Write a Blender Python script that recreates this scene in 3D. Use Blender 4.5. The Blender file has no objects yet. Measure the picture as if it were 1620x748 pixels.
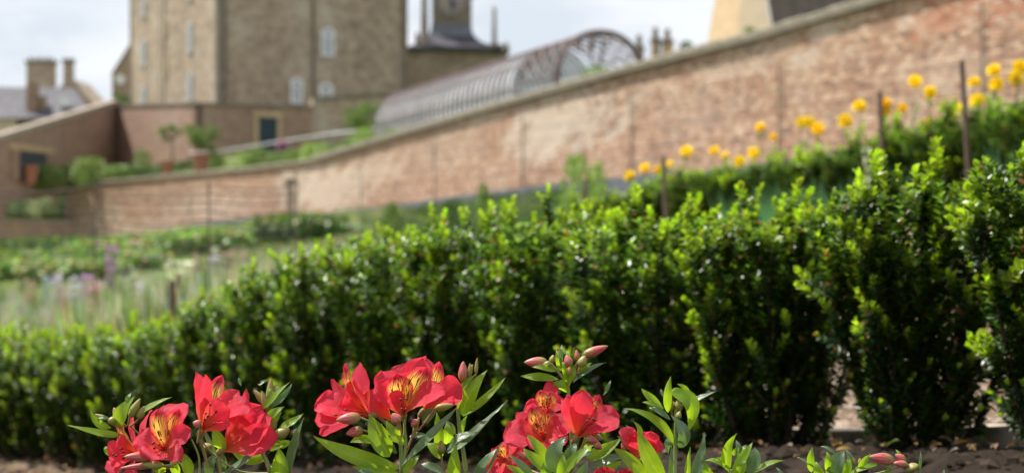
import bpy, bmesh, math, random
import numpy as np
from mathutils import Vector, Matrix
random.seed(7); np.random.seed(7)
S = bpy.context.scene
COL = S.collection
R = math.radians
# ------------------------------------------------------------------ camera
F = 3023.0          # focal length in photo pixels (photo 1620 x 748)
cam_d = bpy.data.cameras.new("camera"); cam = bpy.data.objects.new("camera", cam_d); COL.objects.link(cam)
cam.location = (0, 0, 0); cam.rotation_euler = (R(90), 0, 0)
cam_d.sensor_width = 36; cam_d.lens = 36*F/1620; cam_d.clip_start = .05; cam_d.clip_end = 6000
cam_d.dof.use_dof = True; cam_d.dof.focus_distance = 1.9; cam_d.dof.aperture_fstop = 8.0; cam_d.dof.aperture_blades = 0
S.camera = cam
# ------------------------------------------------------------------ sun, sky, exposure
SUN = Vector((-.47, .25, .85)).normalized()
EL = math.asin(SUN.z); AZ = math.atan2(SUN.x, SUN.y)
sl = bpy.data.lights.new("sun", 'SUN'); sl.energy = 5.0; sl.angle = R(.5); sl.color = (1, .95, .87)
so = bpy.data.objects.new("sun", sl); COL.objects.link(so); so.rotation_euler = SUN.to_track_quat('Z', 'Y').to_euler()
W = bpy.data.worlds.new("World"); S.world = W; W.use_nodes = True
nt = W.node_tree; nt.nodes.clear()
def nn(t, ty, **k):
    n = t.nodes.new(ty)
    for a, b in k.items(): setattr(n, a, b)
    return n
sky = nn(nt, 'ShaderNodeTexSky'); sky.sky_type = 'NISHITA'; sky.sun_disc = False
sky.sun_elevation = EL; sky.sun_rotation = AZ; sky.air_density = 1.0; sky.dust_density = 1.5
bg1 = nn(nt, 'ShaderNodeBackground'); bg1.inputs[1].default_value = .075
nt.links.new(sky.outputs[0], bg1.inputs[0])
tc = nn(nt, 'ShaderNodeTexCoord'); mp = nn(nt, 'ShaderNodeMapping'); mp.inputs['Scale'].default_value = (1.8, 1.8, 5.2)
mp.inputs['Location'].default_value = (.35, .2, .46)
nz = nn(nt, 'ShaderNodeTexNoise'); nz.inputs['Scale'].default_value = 4.6; nz.inputs['Detail'].default_value = 7; nz.inputs['Roughness'].default_value = .5
nt.links.new(tc.outputs['Generated'], mp.inputs[0]); nt.links.new(mp.outputs[0], nz.inputs[0])
cr = nn(nt, 'ShaderNodeValToRGB'); cr.color_ramp.elements[0].position = .36; cr.color_ramp.elements[0].color = (.72, .79, .87, 1)
cr.color_ramp.elements[1].position = .55; cr.color_ramp.elements[1].color = (.93, .965, 1, 1)
e = cr.color_ramp.elements.new(.45); e.color = (.82, .87, .94, 1)
nt.links.new(nz.outputs[0], cr.inputs[0])
bg2 = nn(nt, 'ShaderNodeBackground'); bg2.inputs[1].default_value = .65
nt.links.new(cr.outputs[0], bg2.inputs[0])
cov = nn(nt, 'ShaderNodeTexNoise'); cov.inputs['Scale'].default_value = 1.1; cov.inputs['Detail'].default_value = 4
nt.links.new(mp.outputs[0], cov.inputs[0])
cvr = nn(nt, 'ShaderNodeMapRange'); cvr.inputs[1].default_value = .30; cvr.inputs[2].default_value = .42
cvr.inputs[3].default_value = .55; cvr.inputs[4].default_value = .97
nt.links.new(cov.outputs[0], cvr.inputs[0])
mxs = nn(nt, 'ShaderNodeMixShader'); nt.links.new(cvr.outputs[0], mxs.inputs[0]); nt.links.new(bg1.outputs[0], mxs.inputs[1]); nt.links.new(bg2.outputs[0], mxs.inputs[2])
wo = nn(nt, 'ShaderNodeOutputWorld'); nt.links.new(mxs.outputs[0], wo.inputs[0])
S.view_settings.view_transform = 'Standard'; S.view_settings.look = 'None'; S.view_settings.gamma = 1
S.view_settings.exposure = .70
S.render.engine = 'CYCLES'
S.cycles.max_bounces = 8; S.cycles.transparent_max_bounces = 8; S.cycles.use_denoising = True

# ------------------------------------------------------------------ helpers
def P(px, py, Y):            # the place that stands at photo pixel px, py when it is Y metres off
    return Vector(((px-810)/F*Y, Y, (374-py)/F*Y))
def XP(px, Y): return (px-810)/F*Y
def ZP(py, Y): return (374-py)/F*Y
def tag(o, label=None, cat=None, group=None, kind=None):
    if label: o['label'] = label
    if cat: o['category'] = cat
    if group: o['group'] = group
    if kind: o['kind'] = kind
    return o
def empty(name, loc, rz=0):
    o = bpy.data.objects.new(name, None); COL.objects.link(o); o.location = loc; o.rotation_euler = (0, 0, rz)
    o.empty_display_size = .1
    return o
class MB:
    """collects faces, links them as ONE mesh object"""
    def __init__(s): s.v = []; s.f = []; s.uv = []; s.c = []; s.m = []
    def face(s, pts, uvs=None, col=(1, 1, 1), mi=0):
        n = len(s.v); s.v += [tuple(p) for p in pts]; s.f.append(tuple(range(n, n+len(pts))))
        s.uv += list(uvs) if uvs else [(0, 0)]*len(pts); s.c += [col]*len(pts); s.m.append(mi)
    def grid(s, G, col=None, mi=0, closed=False, uvf=None):
        """G rows of points; colours per vertex by col(i,j); shares vertices"""
        nr, ncol = len(G), len(G[0]); n = len(s.v)
        cf = col if callable(col) else (lambda i, j: col or (1, 1, 1))
        for i in range(nr):
            for j in range(ncol): s.v.append(tuple(G[i][j]))
        for i in range(nr-1):
            for j in range(ncol if closed else ncol-1):
                k = (j+1) % ncol
                q = [(i, j), (i, k), (i+1, k), (i+1, j)]
                s.f.append(tuple(n+a*ncol+b for a, b in q)); s.m.append(mi)
                for (a, b) in q:
                    bb = b if not (closed and b == 0 and j == ncol-1) else ncol
                    s.uv.append(uvf(a, bb) if uvf else (bb/max(1, ncol-1), a/max(1, nr-1))); s.c.append(cf(a, b))
    def box(s, p0, p1, z0, z1, th, col=(1, 1, 1), z0b=None, z1b=None, mi=0, off=0.):
        """upright slab from p0 to p1 (xy), thickness th to the left of the direction; uv in metres"""
        p0 = Vector((p0[0], p0[1])); p1 = Vector((p1[0], p1[1])); d = (p1-p0); L = d.length; d = d/L; nrm = Vector((-d.y, d.x))
        z0b = z0 if z0b is None else z0b; z1b = z1 if z1b is None else z1b
        a, b = p0+nrm*off, p1+nrm*off; c, e = b+nrm*th, a+nrm*th
        A0 = (a.x, a.y, z0); B0 = (b.x, b.y, z0b); C0 = (c.x, c.y, z0b); E0 = (e.x, e.y, z0)
        A1 = (a.x, a.y, z1); B1 = (b.x, b.y, z1b); C1 = (c.x, c.y, z1b); E1 = (e.x, e.y, z1)
        s.face([A0, B0, B1, A1], [(0, z0), (L, z0b), (L, z1b), (0, z1)], col, mi)
        s.face([C0, E0, E1, C1], [(0, z0b), (L, z0), (L, z1), (0, z1b)], col, mi)
        s.face([B0, C0, C1, B1], [(0, z0b), (th, z0b), (th, z1b), (0, z1b)], col, mi)
        s.face([E0, A0, A1, E1], [(0, z0), (th, z0), (th, z1), (0, z1)], col, mi)
        s.face([A1, B1, C1, E1], [(0, 0), (L, 0), (L, th), (0, th)], col, mi)
        s.face([E0, C0, B0, A0], [(0, 0), (L, 0), (L, th), (0, th)], col, mi)
    def cube(s, c, size, rz=0, col=(1, 1, 1), mi=0):
        h = Vector(size)/2; d = Vector((math.cos(rz), math.sin(rz))); n = Vector((-d.y, d.x)); c = Vector(c)
        p = c.xy-d*h.x-n*h.y; q = c.xy+d*h.x-n*h.y
        s.box(p, q, c.z-h.z, c.z+h.z, size[1], col, mi=mi)
    def tube(s, pts, rads, n=8, col=(1, 1, 1), mi=0, cap=True):
        pts = [Vector(p) for p in pts]; rows = []
        if not hasattr(rads, '__len__'): rads = [rads]*len(pts)
        up = Vector((0, 0, 1))
        for i, p in enumerate(pts):
            t = (pts[min(i+1, len(pts)-1)]-pts[max(i-1, 0)])
            t = t.normalized() if t.length > 1e-9 else up
            r = Vector((.31, .95, .07)) if i == 0 else rr
            a = (r-t*r.dot(t)); a = a.normalized(); rr = a; b = t.cross(a)
            rows.append([p+(a*math.cos(6.28318*k/n)+b*math.sin(6.28318*k/n))*rads[i] for k in range(n)])
        s.grid(rows, col, mi, closed=True)
        if cap: s.face(rows[-1], None, col if not callable(col) else col(len(rows)-1, 0), mi); s.face(rows[0][::-1], None, col if not callable(col) else col(0, 0), mi)
    def mesh(s, name, mats, smooth=False):
        me = bpy.data.meshes.new(name); me.from_pydata(s.v, [], s.f)
        uvl = me.uv_layers.new(name="UVMap"); uvl.data.foreach_set('uv', np.array(s.uv, dtype=np.float32).ravel())
        ca = me.color_attributes.new("Col", 'FLOAT_COLOR', 'CORNER')
        c = np.ones((len(s.c), 4), dtype=np.float32); c[:, :3] = np.array(s.c, dtype=np.float32); ca.data.foreach_set('color', c.ravel())
        for m in (mats if isinstance(mats, (list, tuple)) else [mats]): me.materials.append(m)
        me.polygons.foreach_set('material_index', s.m)
        if smooth: me.polygons.foreach_set('use_smooth', [True]*len(s.f))
        me.update(); return me
    def build(s, name, mats, parent=None, smooth=False, loc=None):
        return link(name, s.mesh(name, mats, smooth), parent, loc)
def link(name, me, parent=None, loc=None, rot=None, sc=None):
    o = bpy.data.objects.new(name, me); COL.objects.link(o)
    if parent: o.parent = parent
    if loc is not None: o.location = loc
    if rot is not None: o.rotation_euler = rot
    if sc is not None: o.scale = sc if hasattr(sc, '__len__') else (sc, sc, sc)
    return o
def rel(o, w):                                   # world matrix kept: child of an empty placed at o.location with rotation
    w.matrix_parent_inverse = Matrix.LocRotScale(o.location, o.rotation_euler, o.scale).inverted(); return w

# ------------------------------------------------------------------ materials
class N:
    def __init__(s, name, rough=.6, spec=.5):
        s.m = bpy.data.materials.new(name); s.m.use_nodes = True; s.t = s.m.node_tree
        s.b = s.t.nodes['Principled BSDF']; s.b.inputs['Roughness'].default_value = rough
        s.b.inputs['Specular IOR Level'].default_value = spec; s.out = s.t.nodes['Material Output']
    def n(s, ty, **k): return nn(s.t, ty, **k)
    def l(s, a, b): s.t.links.new(a, b)
    def rgb(s, c): x = s.n('ShaderNodeRGB'); x.outputs[0].default_value = (*c, 1); return x.outputs[0]
    def coord(s, kind='Object', scale=(1, 1, 1)):
        t = s.n('ShaderNodeTexCoord'); m = s.n('ShaderNodeMapping'); m.inputs['Scale'].default_value = scale
        s.l(t.outputs[kind], m.inputs[0]); return m.outputs[0]
    def noise(s, co, sc, det=4, rough=.5):
        x = s.n('ShaderNodeTexNoise'); x.inputs['Scale'].default_value = sc; x.inputs['Detail'].default_value = det; x.inputs['Roughness'].default_value = rough
        if co is not None: s.l(co, x.inputs[0])
        return x.outputs[0]
    def ramp(s, f, st):
        x = s.n('ShaderNodeValToRGB'); el = x.color_ramp.elements
        while len(el) < len(st): el.new(.5)
        for k, (p, c) in enumerate(st): el[k].position = p; el[k].color = (*c, 1) if hasattr(c, '__len__') else (c, c, c, 1)
        s.l(f, x.inputs[0]); return x.outputs[0]
    def mix(s, f, a, b, mode='MIX'):
        x = s.n('ShaderNodeMix'); x.data_type = 'RGBA'; x.blend_type = mode
        for sock, v in ((x.inputs[0], f), (x.inputs[6], a), (x.inputs[7], b)):
            if isinstance(v, (int, float)): sock.default_value = v if sock == x.inputs[0] else (v, v, v, 1)
            elif isinstance(v, tuple): sock.default_value = (*v, 1)
            else: s.l(v, sock)
        return x.outputs[2]
    def math(s, op, a, b=None, clamp=False):
        x = s.n('ShaderNodeMath'); x.operation = op; x.use_clamp = clamp
        for k, v in enumerate((a, b)):
            if v is None: continue
            if isinstance(v, (int, float)): x.inputs[k].default_value = v
            else: s.l(v, x.inputs[k])
        return x.outputs[0]
    def attr(s): x = s.n('ShaderNodeAttribute'); x.attribute_name = 'Col'; return x.outputs[0]
    def rnd(s): return s.n('ShaderNodeObjectInfo').outputs['Random']
    def col(s, c): s.l(c, s.b.inputs['Base Color']) if not isinstance(c, tuple) else setattr(s.b.inputs['Base Color'], 'default_value', (*c, 1))
    def bump(s, h, st=.5, d=.02):
        x = s.n('ShaderNodeBump'); x.inputs['Strength'].default_value = st; x.inputs['Distance'].default_value = d
        s.l(h, x.inputs['Height']); s.l(x.outputs[0], s.b.inputs['Normal'])
    def translucent(s, c, f):
        tr = s.n('ShaderNodeBsdfTranslucent'); s.l(c, tr.inputs[0]) if not isinstance(c, tuple) else setattr(tr.inputs[0], 'default_value', (*c, 1))
        mx = s.n('ShaderNodeMixShader'); mx.inputs[0].default_value = f
        s.l(s.b.outputs[0], mx.inputs[1]); s.l(tr.outputs[0], mx.inputs[2]); s.l(mx.outputs[0], s.out.inputs[0])
def mottled(name, a, b, sc=6, rough=.8, bump=.3, bd=.01, spec=.3, det=5):
    k = N(name, rough, spec); co = k.coord(); f = k.noise(co, sc, det, .6)
    k.col(k.ramp(f, [(.3, a), (.7, b)])); k.bump(k.noise(co, sc*4, 5, .6), bump, bd); return k.m
def attr_mat(name, rough=.6, spec=.4, var=.15, trans=0, sc=40, bump=0, tcol=1.3):
    """colour from the piece's own colour, varied from piece to piece"""
    k = N(name, rough, spec); c = k.attr(); r = k.rnd()
    f = k.math('MULTIPLY_ADD', r, var*2); k.t.nodes[-1].inputs[2].default_value = 1-var
    nf = k.math('MULTIPLY_ADD', k.noise(k.coord(), sc, 4), .5); k.t.nodes[-1].inputs[2].default_value = 0
    g = k.n('ShaderNodeCombineColor')
    ff = k.math('MULTIPLY', f, k.math('ADD', nf, .75))
    for i in range(3): k.l(ff, g.inputs[i])
    c2 = k.mix(1., c, g.outputs[0], 'MULTIPLY'); k.col(c2)
    if bump: k.bump(k.noise(k.coord(), sc*2, 4), bump, .004)
    if trans: k.translucent(k.mix(1., c2, (1.25*tcol, 1.35*tcol, .75*tcol), 'MULTIPLY'), trans)
    return k.m
def masonry(name, c1, c2, mort, bw, bh, rough=.85, big=.35, patch=(.5, .46, .4), patch_amt=.0, mortar=.012):
    k = N(name, rough, .2); co = k.coord('UV')
    br = k.n('ShaderNodeTexBrick'); br.offset = .5; br.inputs['Scale'].default_value = 1
    br.inputs['Brick Width'].default_value = bw; br.inputs['Row Height'].default_value = bh; br.inputs['Mortar Size'].default_value = mortar
    br.inputs['Mortar Smooth'].default_value = .3; br.inputs['Bias'].default_value = 0
    br.inputs['Color1'].default_value = (*c1, 1); br.inputs['Color2'].default_value = (*c2, 1); br.inputs['Mortar'].default_value = (*mort, 1)
    k.l(co, br.inputs[0])
    n1 = k.noise(co, .35, 6, .65); n2 = k.noise(co, 1.6, 6, .7)
    c = k.mix(k.ramp(n1, [(.35, 0.), (.65, big)]), br.outputs[0], tuple(x*.55 for x in c1))
    c = k.mix(k.ramp(n2, [(.42, 0.), (.66, .6)]), c, tuple(min(1, x*1.35) for x in c2)); c = k.mix(k.ramp(k.noise(co, 2.3, 5, .7), [(.5, 0.), (.68, .5)]), c, tuple(x*.5 for x in c1))
    if patch_amt: c = k.mix(k.ramp(k.noise(co, .22, 5, .6), [(.5, 0.), (.66, patch_amt)]), c, patch)
    k.col(c); k.bump(br.outputs['Fac'], -.6, .02); return k.m

M = {}
M['castle'] = masonry('castle_stone', (.30, .225, .165), (.44, .35, .265), (.30, .24, .19), .55, .27, big=.6, patch=(.52, .45, .37), patch_amt=.7)
M['castle_dark'] = M['castle']
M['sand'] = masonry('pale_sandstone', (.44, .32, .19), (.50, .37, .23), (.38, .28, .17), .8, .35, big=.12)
M['ashlar'] = masonry('grey_ashlar', (.20, .175, .14), (.26, .225, .18), (.16, .14, .12), .6, .3, big=.4)
M['redbrick'] = masonry('far_brick', (.27, .16, .115), (.35, .225, .165), (.32, .26, .205), .235, .075, big=.4, patch_amt=.35, patch=(.42, .33, .27))
M['coping'] = mottled('coping_stone', (.13, .115, .085), (.25, .22, .165), 3, .9)
M['slate'] = masonry('roof_slate', (.06, .06, .072), (.095, .09, .11), (.04, .04, .045), .3, .22, rough=.6, big=.2)
M['tile'] = masonry('brown_roof_tile', (.12, .095, .085), (.16, .13, .115), (.07, .06, .05), .3, .3, rough=.8, big=.3)
M['lead'] = mottled('lead', (.12, .14, .17), (.18, .20, .24), 2, .5)
M['iron'] = mottled('rusty_iron', (.15, .115, .12), (.25, .18, .17), 8, .7)
M['white'] = mottled('white_paint', (.72, .73, .74), (.8, .81, .82), 6, .5, .1)
M['cream'] = mottled('cream_render_lit_gable', (.55, .44, .31), (.62, .50, .36), 2, .8)
M['door'] = mottled('blue_door_paint', (.018, .038, .058), (.03, .055, .08), 3, .45)
M['dark'] = mottled('dark_opening', (.03, .025, .02), (.05, .04, .035), 3, .9)
M['terra'] = mottled('terracotta', (.33, .13, .08), (.42, .19, .12), 5, .8)
M['timber'] = mottled('weathered_timber', (.09, .062, .045), (.20, .145, .105), 30, .85, .6, .004)
M['board'] = mottled('pale_edging_stone', (.33, .26, .20), (.58, .48, .38), 14, .85, .6, .01)
M['coping_pale'] = mottled('pale_coping', (.24, .20, .16), (.38, .32, .26), 4, .9)
M['pale_frame'] = mottled('pale_grey_window_frame', (.52, .55, .57), (.6, .63, .65), 3, .6)
M['wire'] = mottled('wire', (.10, .10, .10), (.16, .16, .16), 9, .5)
M['netting'] = mottled('netting_cord', (.05, .055, .045), (.09, .10, .08), 9, .7)
M['yellow_blind'] = mottled('yellow_blind', (.62, .52, .12), (.72, .62, .2), 2, .7)
M['slate_edge'] = mottled('slate_grey_edging', (.07, .08, .10), (.15, .165, .20), 1.2, .7)
M['dial'] = mottled('clock_dial', (.35, .3, .24), (.42, .36, .29), 2, .6)
M['dial_blue'] = mottled('clock_blue', (.03, .04, .2), (.05, .06, .28), 2, .5)
def glass(name, c, rough=.15):
    k = N(name, rough, .8); k.col(c); return k.m
M['glass'] = glass('window_glass', (.36, .40, .44), .2)
# greenhouse glass: pale, partly see-through
k = N('whitened_glass', .25, .6); k.col(k.ramp(k.noise(k.coord('Object'), 1.5, 4), [(.35, (.52, .53, .59)), (.65, (.78, .79, .84))])); k.b.inputs['Alpha'].default_value = .78; M['vault_glass'] = k.m
# soil
k = N('soil', .95, .15); co = k.coord(); f = k.noise(co, 9, 8, .7); g = k.noise(co, 70, 6, .7)
c = k.ramp(f, [(.3, (.055, .038, .026)), (.6, (.12, .085, .06)), (.8, (.2, .155, .115))]); c = k.mix(k.ramp(g, [(.62, 0.), (.74, .7)]), c, (.33, .26, .2)); k.col(c)
k.bump(k.mix(.5, f, g), 1, .03); M['soil'] = k.m
# ground: soil near, grass beyond, by a patchy noise and by the bed it is in (Col)
k = N('garden_ground', .95, .15); co = k.coord(); f = k.noise(co, 9, 8, .7); g = k.noise(co, 60, 5, .7)
soilc = k.mix(k.ramp(g, [(.6, 0.), (.74, .6)]), k.ramp(f, [(.3, (.07, .05, .035)), (.6, (.15, .11, .08)), (.8, (.24, .19, .14))]), (.36, .29, .22))
gr = k.ramp(k.noise(co, .6, 7, .65), [(.3, (.13, .15, .07)), (.55, (.22, .24, .12)), (.75, (.32, .30, .21))])
sep = k.n('ShaderNodeSeparateColor'); k.l(k.attr(), sep.inputs[0])
soil_shade = k.mix(k.ramp(g, [(.6, 0.), (.76, .6)]), k.ramp(f, [(.3, (.018, .012, .009)), (.6, (.040, .028, .020)), (.8, (.07, .05, .037))]), (.13, .10, .075))  # darker soil colour, with the hedge bed's shade painted in
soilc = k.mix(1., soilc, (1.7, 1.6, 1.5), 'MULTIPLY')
k.col(k.mix(sep.outputs[0], k.mix(sep.outputs[1], soil_shade, soilc), gr)); k.bump(k.mix(.5, f, g), 1, .03); M['ground'] = k.m
k = N('terrace_grass', .95, .15); co = k.coord(); k.col(k.ramp(k.noise(co, .8, 8, .7), [(.3, (.05, .075, .02)), (.55, (.09, .12, .035)), (.75, (.16, .17, .075))])); k.bump(k.noise(co, 30, 4), 1, .05); M['terrace'] = k.m
M['gravel'] = mottled('grey_gravel', (.2, .21, .23), (.32, .33, .36), 20, .9, .8, .02)
# plants
M['hedge'] = attr_mat('hedge_leaf', .36, .38, .22, .38, 60, 0, 1.0)
M['stemwood'] = attr_mat('woody_stem', .8, .2, .15, 0)
M['foliage'] = attr_mat('background_leaf', .5, .4, .2, .3, 10, 0, .9)
M['petal_soft'] = attr_mat('soft_petal', .6, .2, .1, .35, 30, 0, .8)
M['brickgeo'] = attr_mat('hand_made_brick', .9, .15, .1, 0, 9, .5)
k = N('lime_mortar', .95, .1); k.col(k.ramp(k.noise(k.coord(), 1, 5), [(.3, (.20, .15, .115)), (.7, (.30, .23, .18))])); M['mortar'] = k.m
def lily_leaf(name, c1, c2, rough, spec, tf, tcol):
    k = N(name, rough, spec); co = k.coord('UV', (1, 1, 1)); sp = k.n('ShaderNodeSeparateXYZ'); k.l(co, sp.inputs[0])
    w = k.math('SINE', k.math('MULTIPLY', sp.outputs[0], 75)); vein = k.ramp(w, [(.3, 0.), (1., .5)])
    nse = k.noise(k.coord('Object'), 55, 4, .6)
    c = k.mix(k.ramp(nse, [(.35, 0.), (.7, 1.)]), c1, c2)
    mid = k.math('SUBTRACT', 1., k.math('MULTIPLY', k.math('ABSOLUTE', k.math('SUBTRACT', sp.outputs[0], .5)), 28), True)
    c = k.mix(vein, c, tuple(x*.8 for x in c1)); c = k.mix(k.math('MULTIPLY', mid, .3), c, tuple(min(1, x*1.7) for x in c2))
    c = k.mix(k.ramp(k.noise(k.coord('Object'), 320, 3), [(.68, 0.), (.75, .25)]), c, (.25, .2, .05))
    c = k.mix(k.math('MULTIPLY', k.ramp(sp.outputs[1], [(.93, 0.), (1., 1.)]), k.ramp(k.noise(k.coord('Object'), 14, 2), [(.45, 0.), (.55, 1.)])), c, (.22, .12, .04))
    c = k.mix(k.ramp(k.noise(k.coord('Object'), 130, 4, .7), [(.66, 0.), (.72, .6)]), c, (.26, .24, .07))
    k.col(c); k.bump(vein, .35, .0006); k.translucent(k.mix(1., c, tcol, 'MULTIPLY'), tf); return k.m
M['leaf'] = lily_leaf('lily_leaf', (.15, .28, .016), (.24, .40, .030), .34, .5, .55, (2.2, 1.9, .7))
M['leaf_blue'] = lily_leaf('lily_leaf_waxy', (.07, .14, .05), (.13, .20, .10), .30, .75, .28, (2.0, 2.0, .6))
def stemmat(name, a, b):
    k = N(name, .4, .5); k.col(k.ramp(k.noise(k.coord('Object', (30, 30, 8)), 3, 4), [(.35, a), (.7, b)])); return k.m
M['stem'] = stemmat('lily_stem', (.17, .24, .05), (.28, .33, .10))
M['pedicel'] = stemmat('flower_stalk', (.22, .20, .05), (.34, .18, .08))
def petal(name, streak):
    k = N(name, .42, .3); co = k.coord('UV'); sp = k.n('ShaderNodeSeparateXYZ'); k.l(co, sp.inputs[0]); u, v = sp.outputs[0], sp.outputs[1]
    au = k.math('MULTIPLY', k.math('ABSOLUTE', k.math('SUBTRACT', u, .5)), 2)
    stx = k.coord('UV', (26, 1.6, 1)); vn = k.noise(stx, 2.2, 5, .6)
    base = k.mix(k.ramp(vn, [(.3, 0.), (.7, 1.)]), (.68, .014, .055), (.92, .065, .12))
    base = k.mix(k.ramp(k.noise(k.coord('Object'), 60, 3), [(.4, 0.), (.7, .5)]), base, (.86, .06, .12))
    base = k.mix(k.ramp(v, [(.0, .85), (.3, .3), (.55, 0.)]), base, (.90, .24, .08))
    edge = k.math('MULTIPLY', k.ramp(au, [(.75, 0.), (1., 1.)]), k.ramp(v, [(.7, 0.), (1., .6)]))
    base = k.mix(edge, base, (.5, .008, .06))
    if streak:
        m1 = k.math('MULTIPLY', k.ramp(v, [(.10, 0.), (.22, 1.), (.66, 1.), (.86, 0.)]), k.ramp(au, [(.62, 1.), (.95, 0.)]))
        base = k.mix(k.math('MULTIPLY', m1, k.ramp(vn, [(.25, 1.), (.75, .72)])), base, (1., .66, .14))
        st = k.noise(k.coord('UV', (22, 3.0, 1)), 1.35, 1.5, .4)
        sm = k.math('MULTIPLY', k.ramp(st, [(.53, 0.), (.575, 1.)]), k.math('MULTIPLY', k.ramp(v, [(.22, 0.), (.34, 1.), (.88, 1.), (.97, 0.)]), k.ramp(au, [(.7, 1.), (.95, 0.)])))
        base = k.mix(sm, base, (.10, .004, .012))
    k.col(base); k.bump(vn, .9, .0016)
    k.translucent(k.mix(1., base, (1.3, 1.6, 1.1), 'MULTIPLY'), .45); return k.m
M['petal'] = petal('lily_petal', False); M['petal_streaked'] = petal('lily_petal_streaked', True)
k = N('lily_bud', .45, .4); co = k.coord('UV'); sp = k.n('ShaderNodeSeparateXYZ'); k.l(co, sp.inputs[0]); v = sp.outputs[1]
vn = k.noise(k.coord('UV', (6, 1, 1)), 2.5, 4)
k.col(k.mix(k.ramp(vn, [(.42, 0.), (.6, 1.)]), k.ramp(v, [(0., (.22, .28, .06)), (.28, (.45, .10, .07)), (.7, (.56, .05, .09)), (.9, (.50, .12, .10)), (1., (.2, .26, .08))]),
      k.ramp(v, [(0., (.26, .32, .09)), (.35, (.42, .28, .13)), (.75, (.62, .16, .18)), (1., (.22, .28, .10))])))
k.bump(vn, .3, .001); k.translucent((.6, .15, .1), .15); M['bud'] = k.m
k = N('green_bud', .45, .4); co = k.coord('UV'); sp = k.n('ShaderNodeSeparateXYZ'); k.l(co, sp.inputs[0])
k.col(k.mix(k.ramp(k.noise(k.coord('UV', (6, 1, 1)), 2.5, 4), [(.42, 0.), (.62, 1.)]), k.ramp(sp.outputs[1], [(0., (.18, .26, .04)), (.7, (.3, .34, .08)), (1., (.42, .16, .1))]), (.34, .24, .09)))
k.translucent((.35, .4, .08), .2); M['bud_green'] = k.m
k = N('anther', .7, .2); k.col((.16, .035, .02)); M['anther'] = k.m

# ------------------------------------------------------------------ terrain
# front hedge line and the lie of the land (z is metres above the camera)
H0 = Vector((.68, 3.2)); HD = Vector((-2.38, 4.0))
CP = [(-3, -5, -1.25), (0, -5, -.9), (3, -5, -.5), (0, 0, -.80), (-1.5, 0, -1.0), (1.5, 0, -.5), (0, 1.9, -.60), (-.8, 1.9, -.76), (.8, 1.9, -.47), (.62, 2.75, -.345), (0., 3., -.46),
      (.68, 3.2, -.345), (.49, 3.52, -.38), (.25, 3.93, -.43), (-.16, 4.6, -.52), (-.76, 5.6, -.64), (-1.68, 7.2, -.82), (-2.1, 7.9, -.9), (1.3, 2.4, -.22), (-1.6, 5.6, -.92), (-.9, 4.2, -.72),
      (1.5, 5.5, -.2), (2.28, 8.5, .14), (1.5, 10.2, .02), (.75, 12, -.1), (-1, 16, -.4), (3, 6, .1), (-.6, 8, -.62), (-3, 10, -1.02), (-3, 15, -1.05), (-6, 22, -1.15), (0, 25, -.3),
      (8.8, 31.5, 1.4), (6.6, 37, 1.3), (4.7, 42.5, 1.2), (2.4, 48.5, 1.15), (-.8, 57, .98), (-3.2, 64, .80), (.69, 3.50, -.398), (.78, 3.22, -.37), (.46, 3.9, -.445), (1.01, 3.35, -.362), (.71, 4.0, -.437), (1.35, 3.5, -.31), (1.05, 4.15, -.365), (.45, 4.6, -.50), (-9.8, 79, .70), (-16.4, 93, .13), (-26, 109, -.4), (-31, 114, -.5),
      (-10, 45, -.9), (-14, 65, -.75), (-5, 45, -.3), (2, 33, .3), (5, 25, .6), (-18, 90, -.45), (-30, 90, -.9), (-45, 100, -1), (20, 30, 4), (12, 15, 1.8)]
cp = np.array(CP); D = np.linalg.norm(cp[:, None, :2]-cp[None, :, :2], axis=2)
AM = np.block([[D, np.c_[np.ones(len(cp)), cp[:, :2]]], [np.c_[np.ones(len(cp)), cp[:, :2]].T, np.zeros((3, 3))]])
sol = np.linalg.solve(AM, np.r_[cp[:, 2], 0, 0, 0])
def gz(X, Y):
    X = np.atleast_1d(np.asarray(X, float)); Y = np.atleast_1d(np.asarray(Y, float))
    d = np.sqrt((X[:, None]-cp[None, :, 0])**2+(Y[:, None]-cp[None, :, 1])**2)
    return d@sol[:len(cp)]+sol[-3]+sol[-2]*X+sol[-1]*Y
def g1(x, y): return float(gz([x], [y])[0])
def build_ground():
    ys = np.r_[np.linspace(-5, 1, 8), np.linspace(1.3, 2.6, 12), np.linspace(2.65, 5, 75), np.linspace(5.06, 12, 70), np.geomspace(12.3, 116, 60)]
    us = np.sign(np.linspace(-1, 1, 150))*np.abs(np.linspace(-1, 1, 150))**1.6
    Yg, Ug = np.meshgrid(ys, us, indexing='ij'); Xg = Ug*(4+.42*np.maximum(Yg, 0))
    Z = np.array([gz(Xg[i], Yg[i]) for i in range(len(ys))])
    near = np.clip((14-Yg)/10, 0, 1)
    Z += near*(np.random.rand(*Z.shape)-.5)*.018
    m = MB(); rows = [[(Xg[i, j], Yg[i, j], Z[i, j]) for j in range(150)] for i in range(len(ys))]
    def gcol(i, j):
        y, x = Yg[i, j], Xg[i, j]
        side = (Vector((x, y))-H0).dot(Vector((HD.y, -HD.x)).normalized())
        g = min(1, max(0, (y-9)/3)) if side > -.3 else min(1, max(0, (y-11)/4))
        dry = 1. if (side > .2 and y > 2.6) else (1. if x < -1.2 else 0.)  # zero on the hedge bed, which takes the soil painted as shaded
        return (g, dry, 0)
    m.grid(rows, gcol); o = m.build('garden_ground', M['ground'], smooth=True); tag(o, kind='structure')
    # the land beyond and all round, out to the horizon
    m = MB(); n = 72; rings = [(0, -7), (300, -7), (1200, -6), (4500, -5)]
    rows = [[(r*math.cos(6.2832*k/n), 60+r*math.sin(6.2832*k/n), z) for k in range(n)] for r, z in rings[1:]]
    m.grid(rows, None, closed=True); m.face(rows[0][::-1]); o = m.build('distant_ground', M['terrace']); tag(o, kind='structure')
build_ground()

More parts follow.
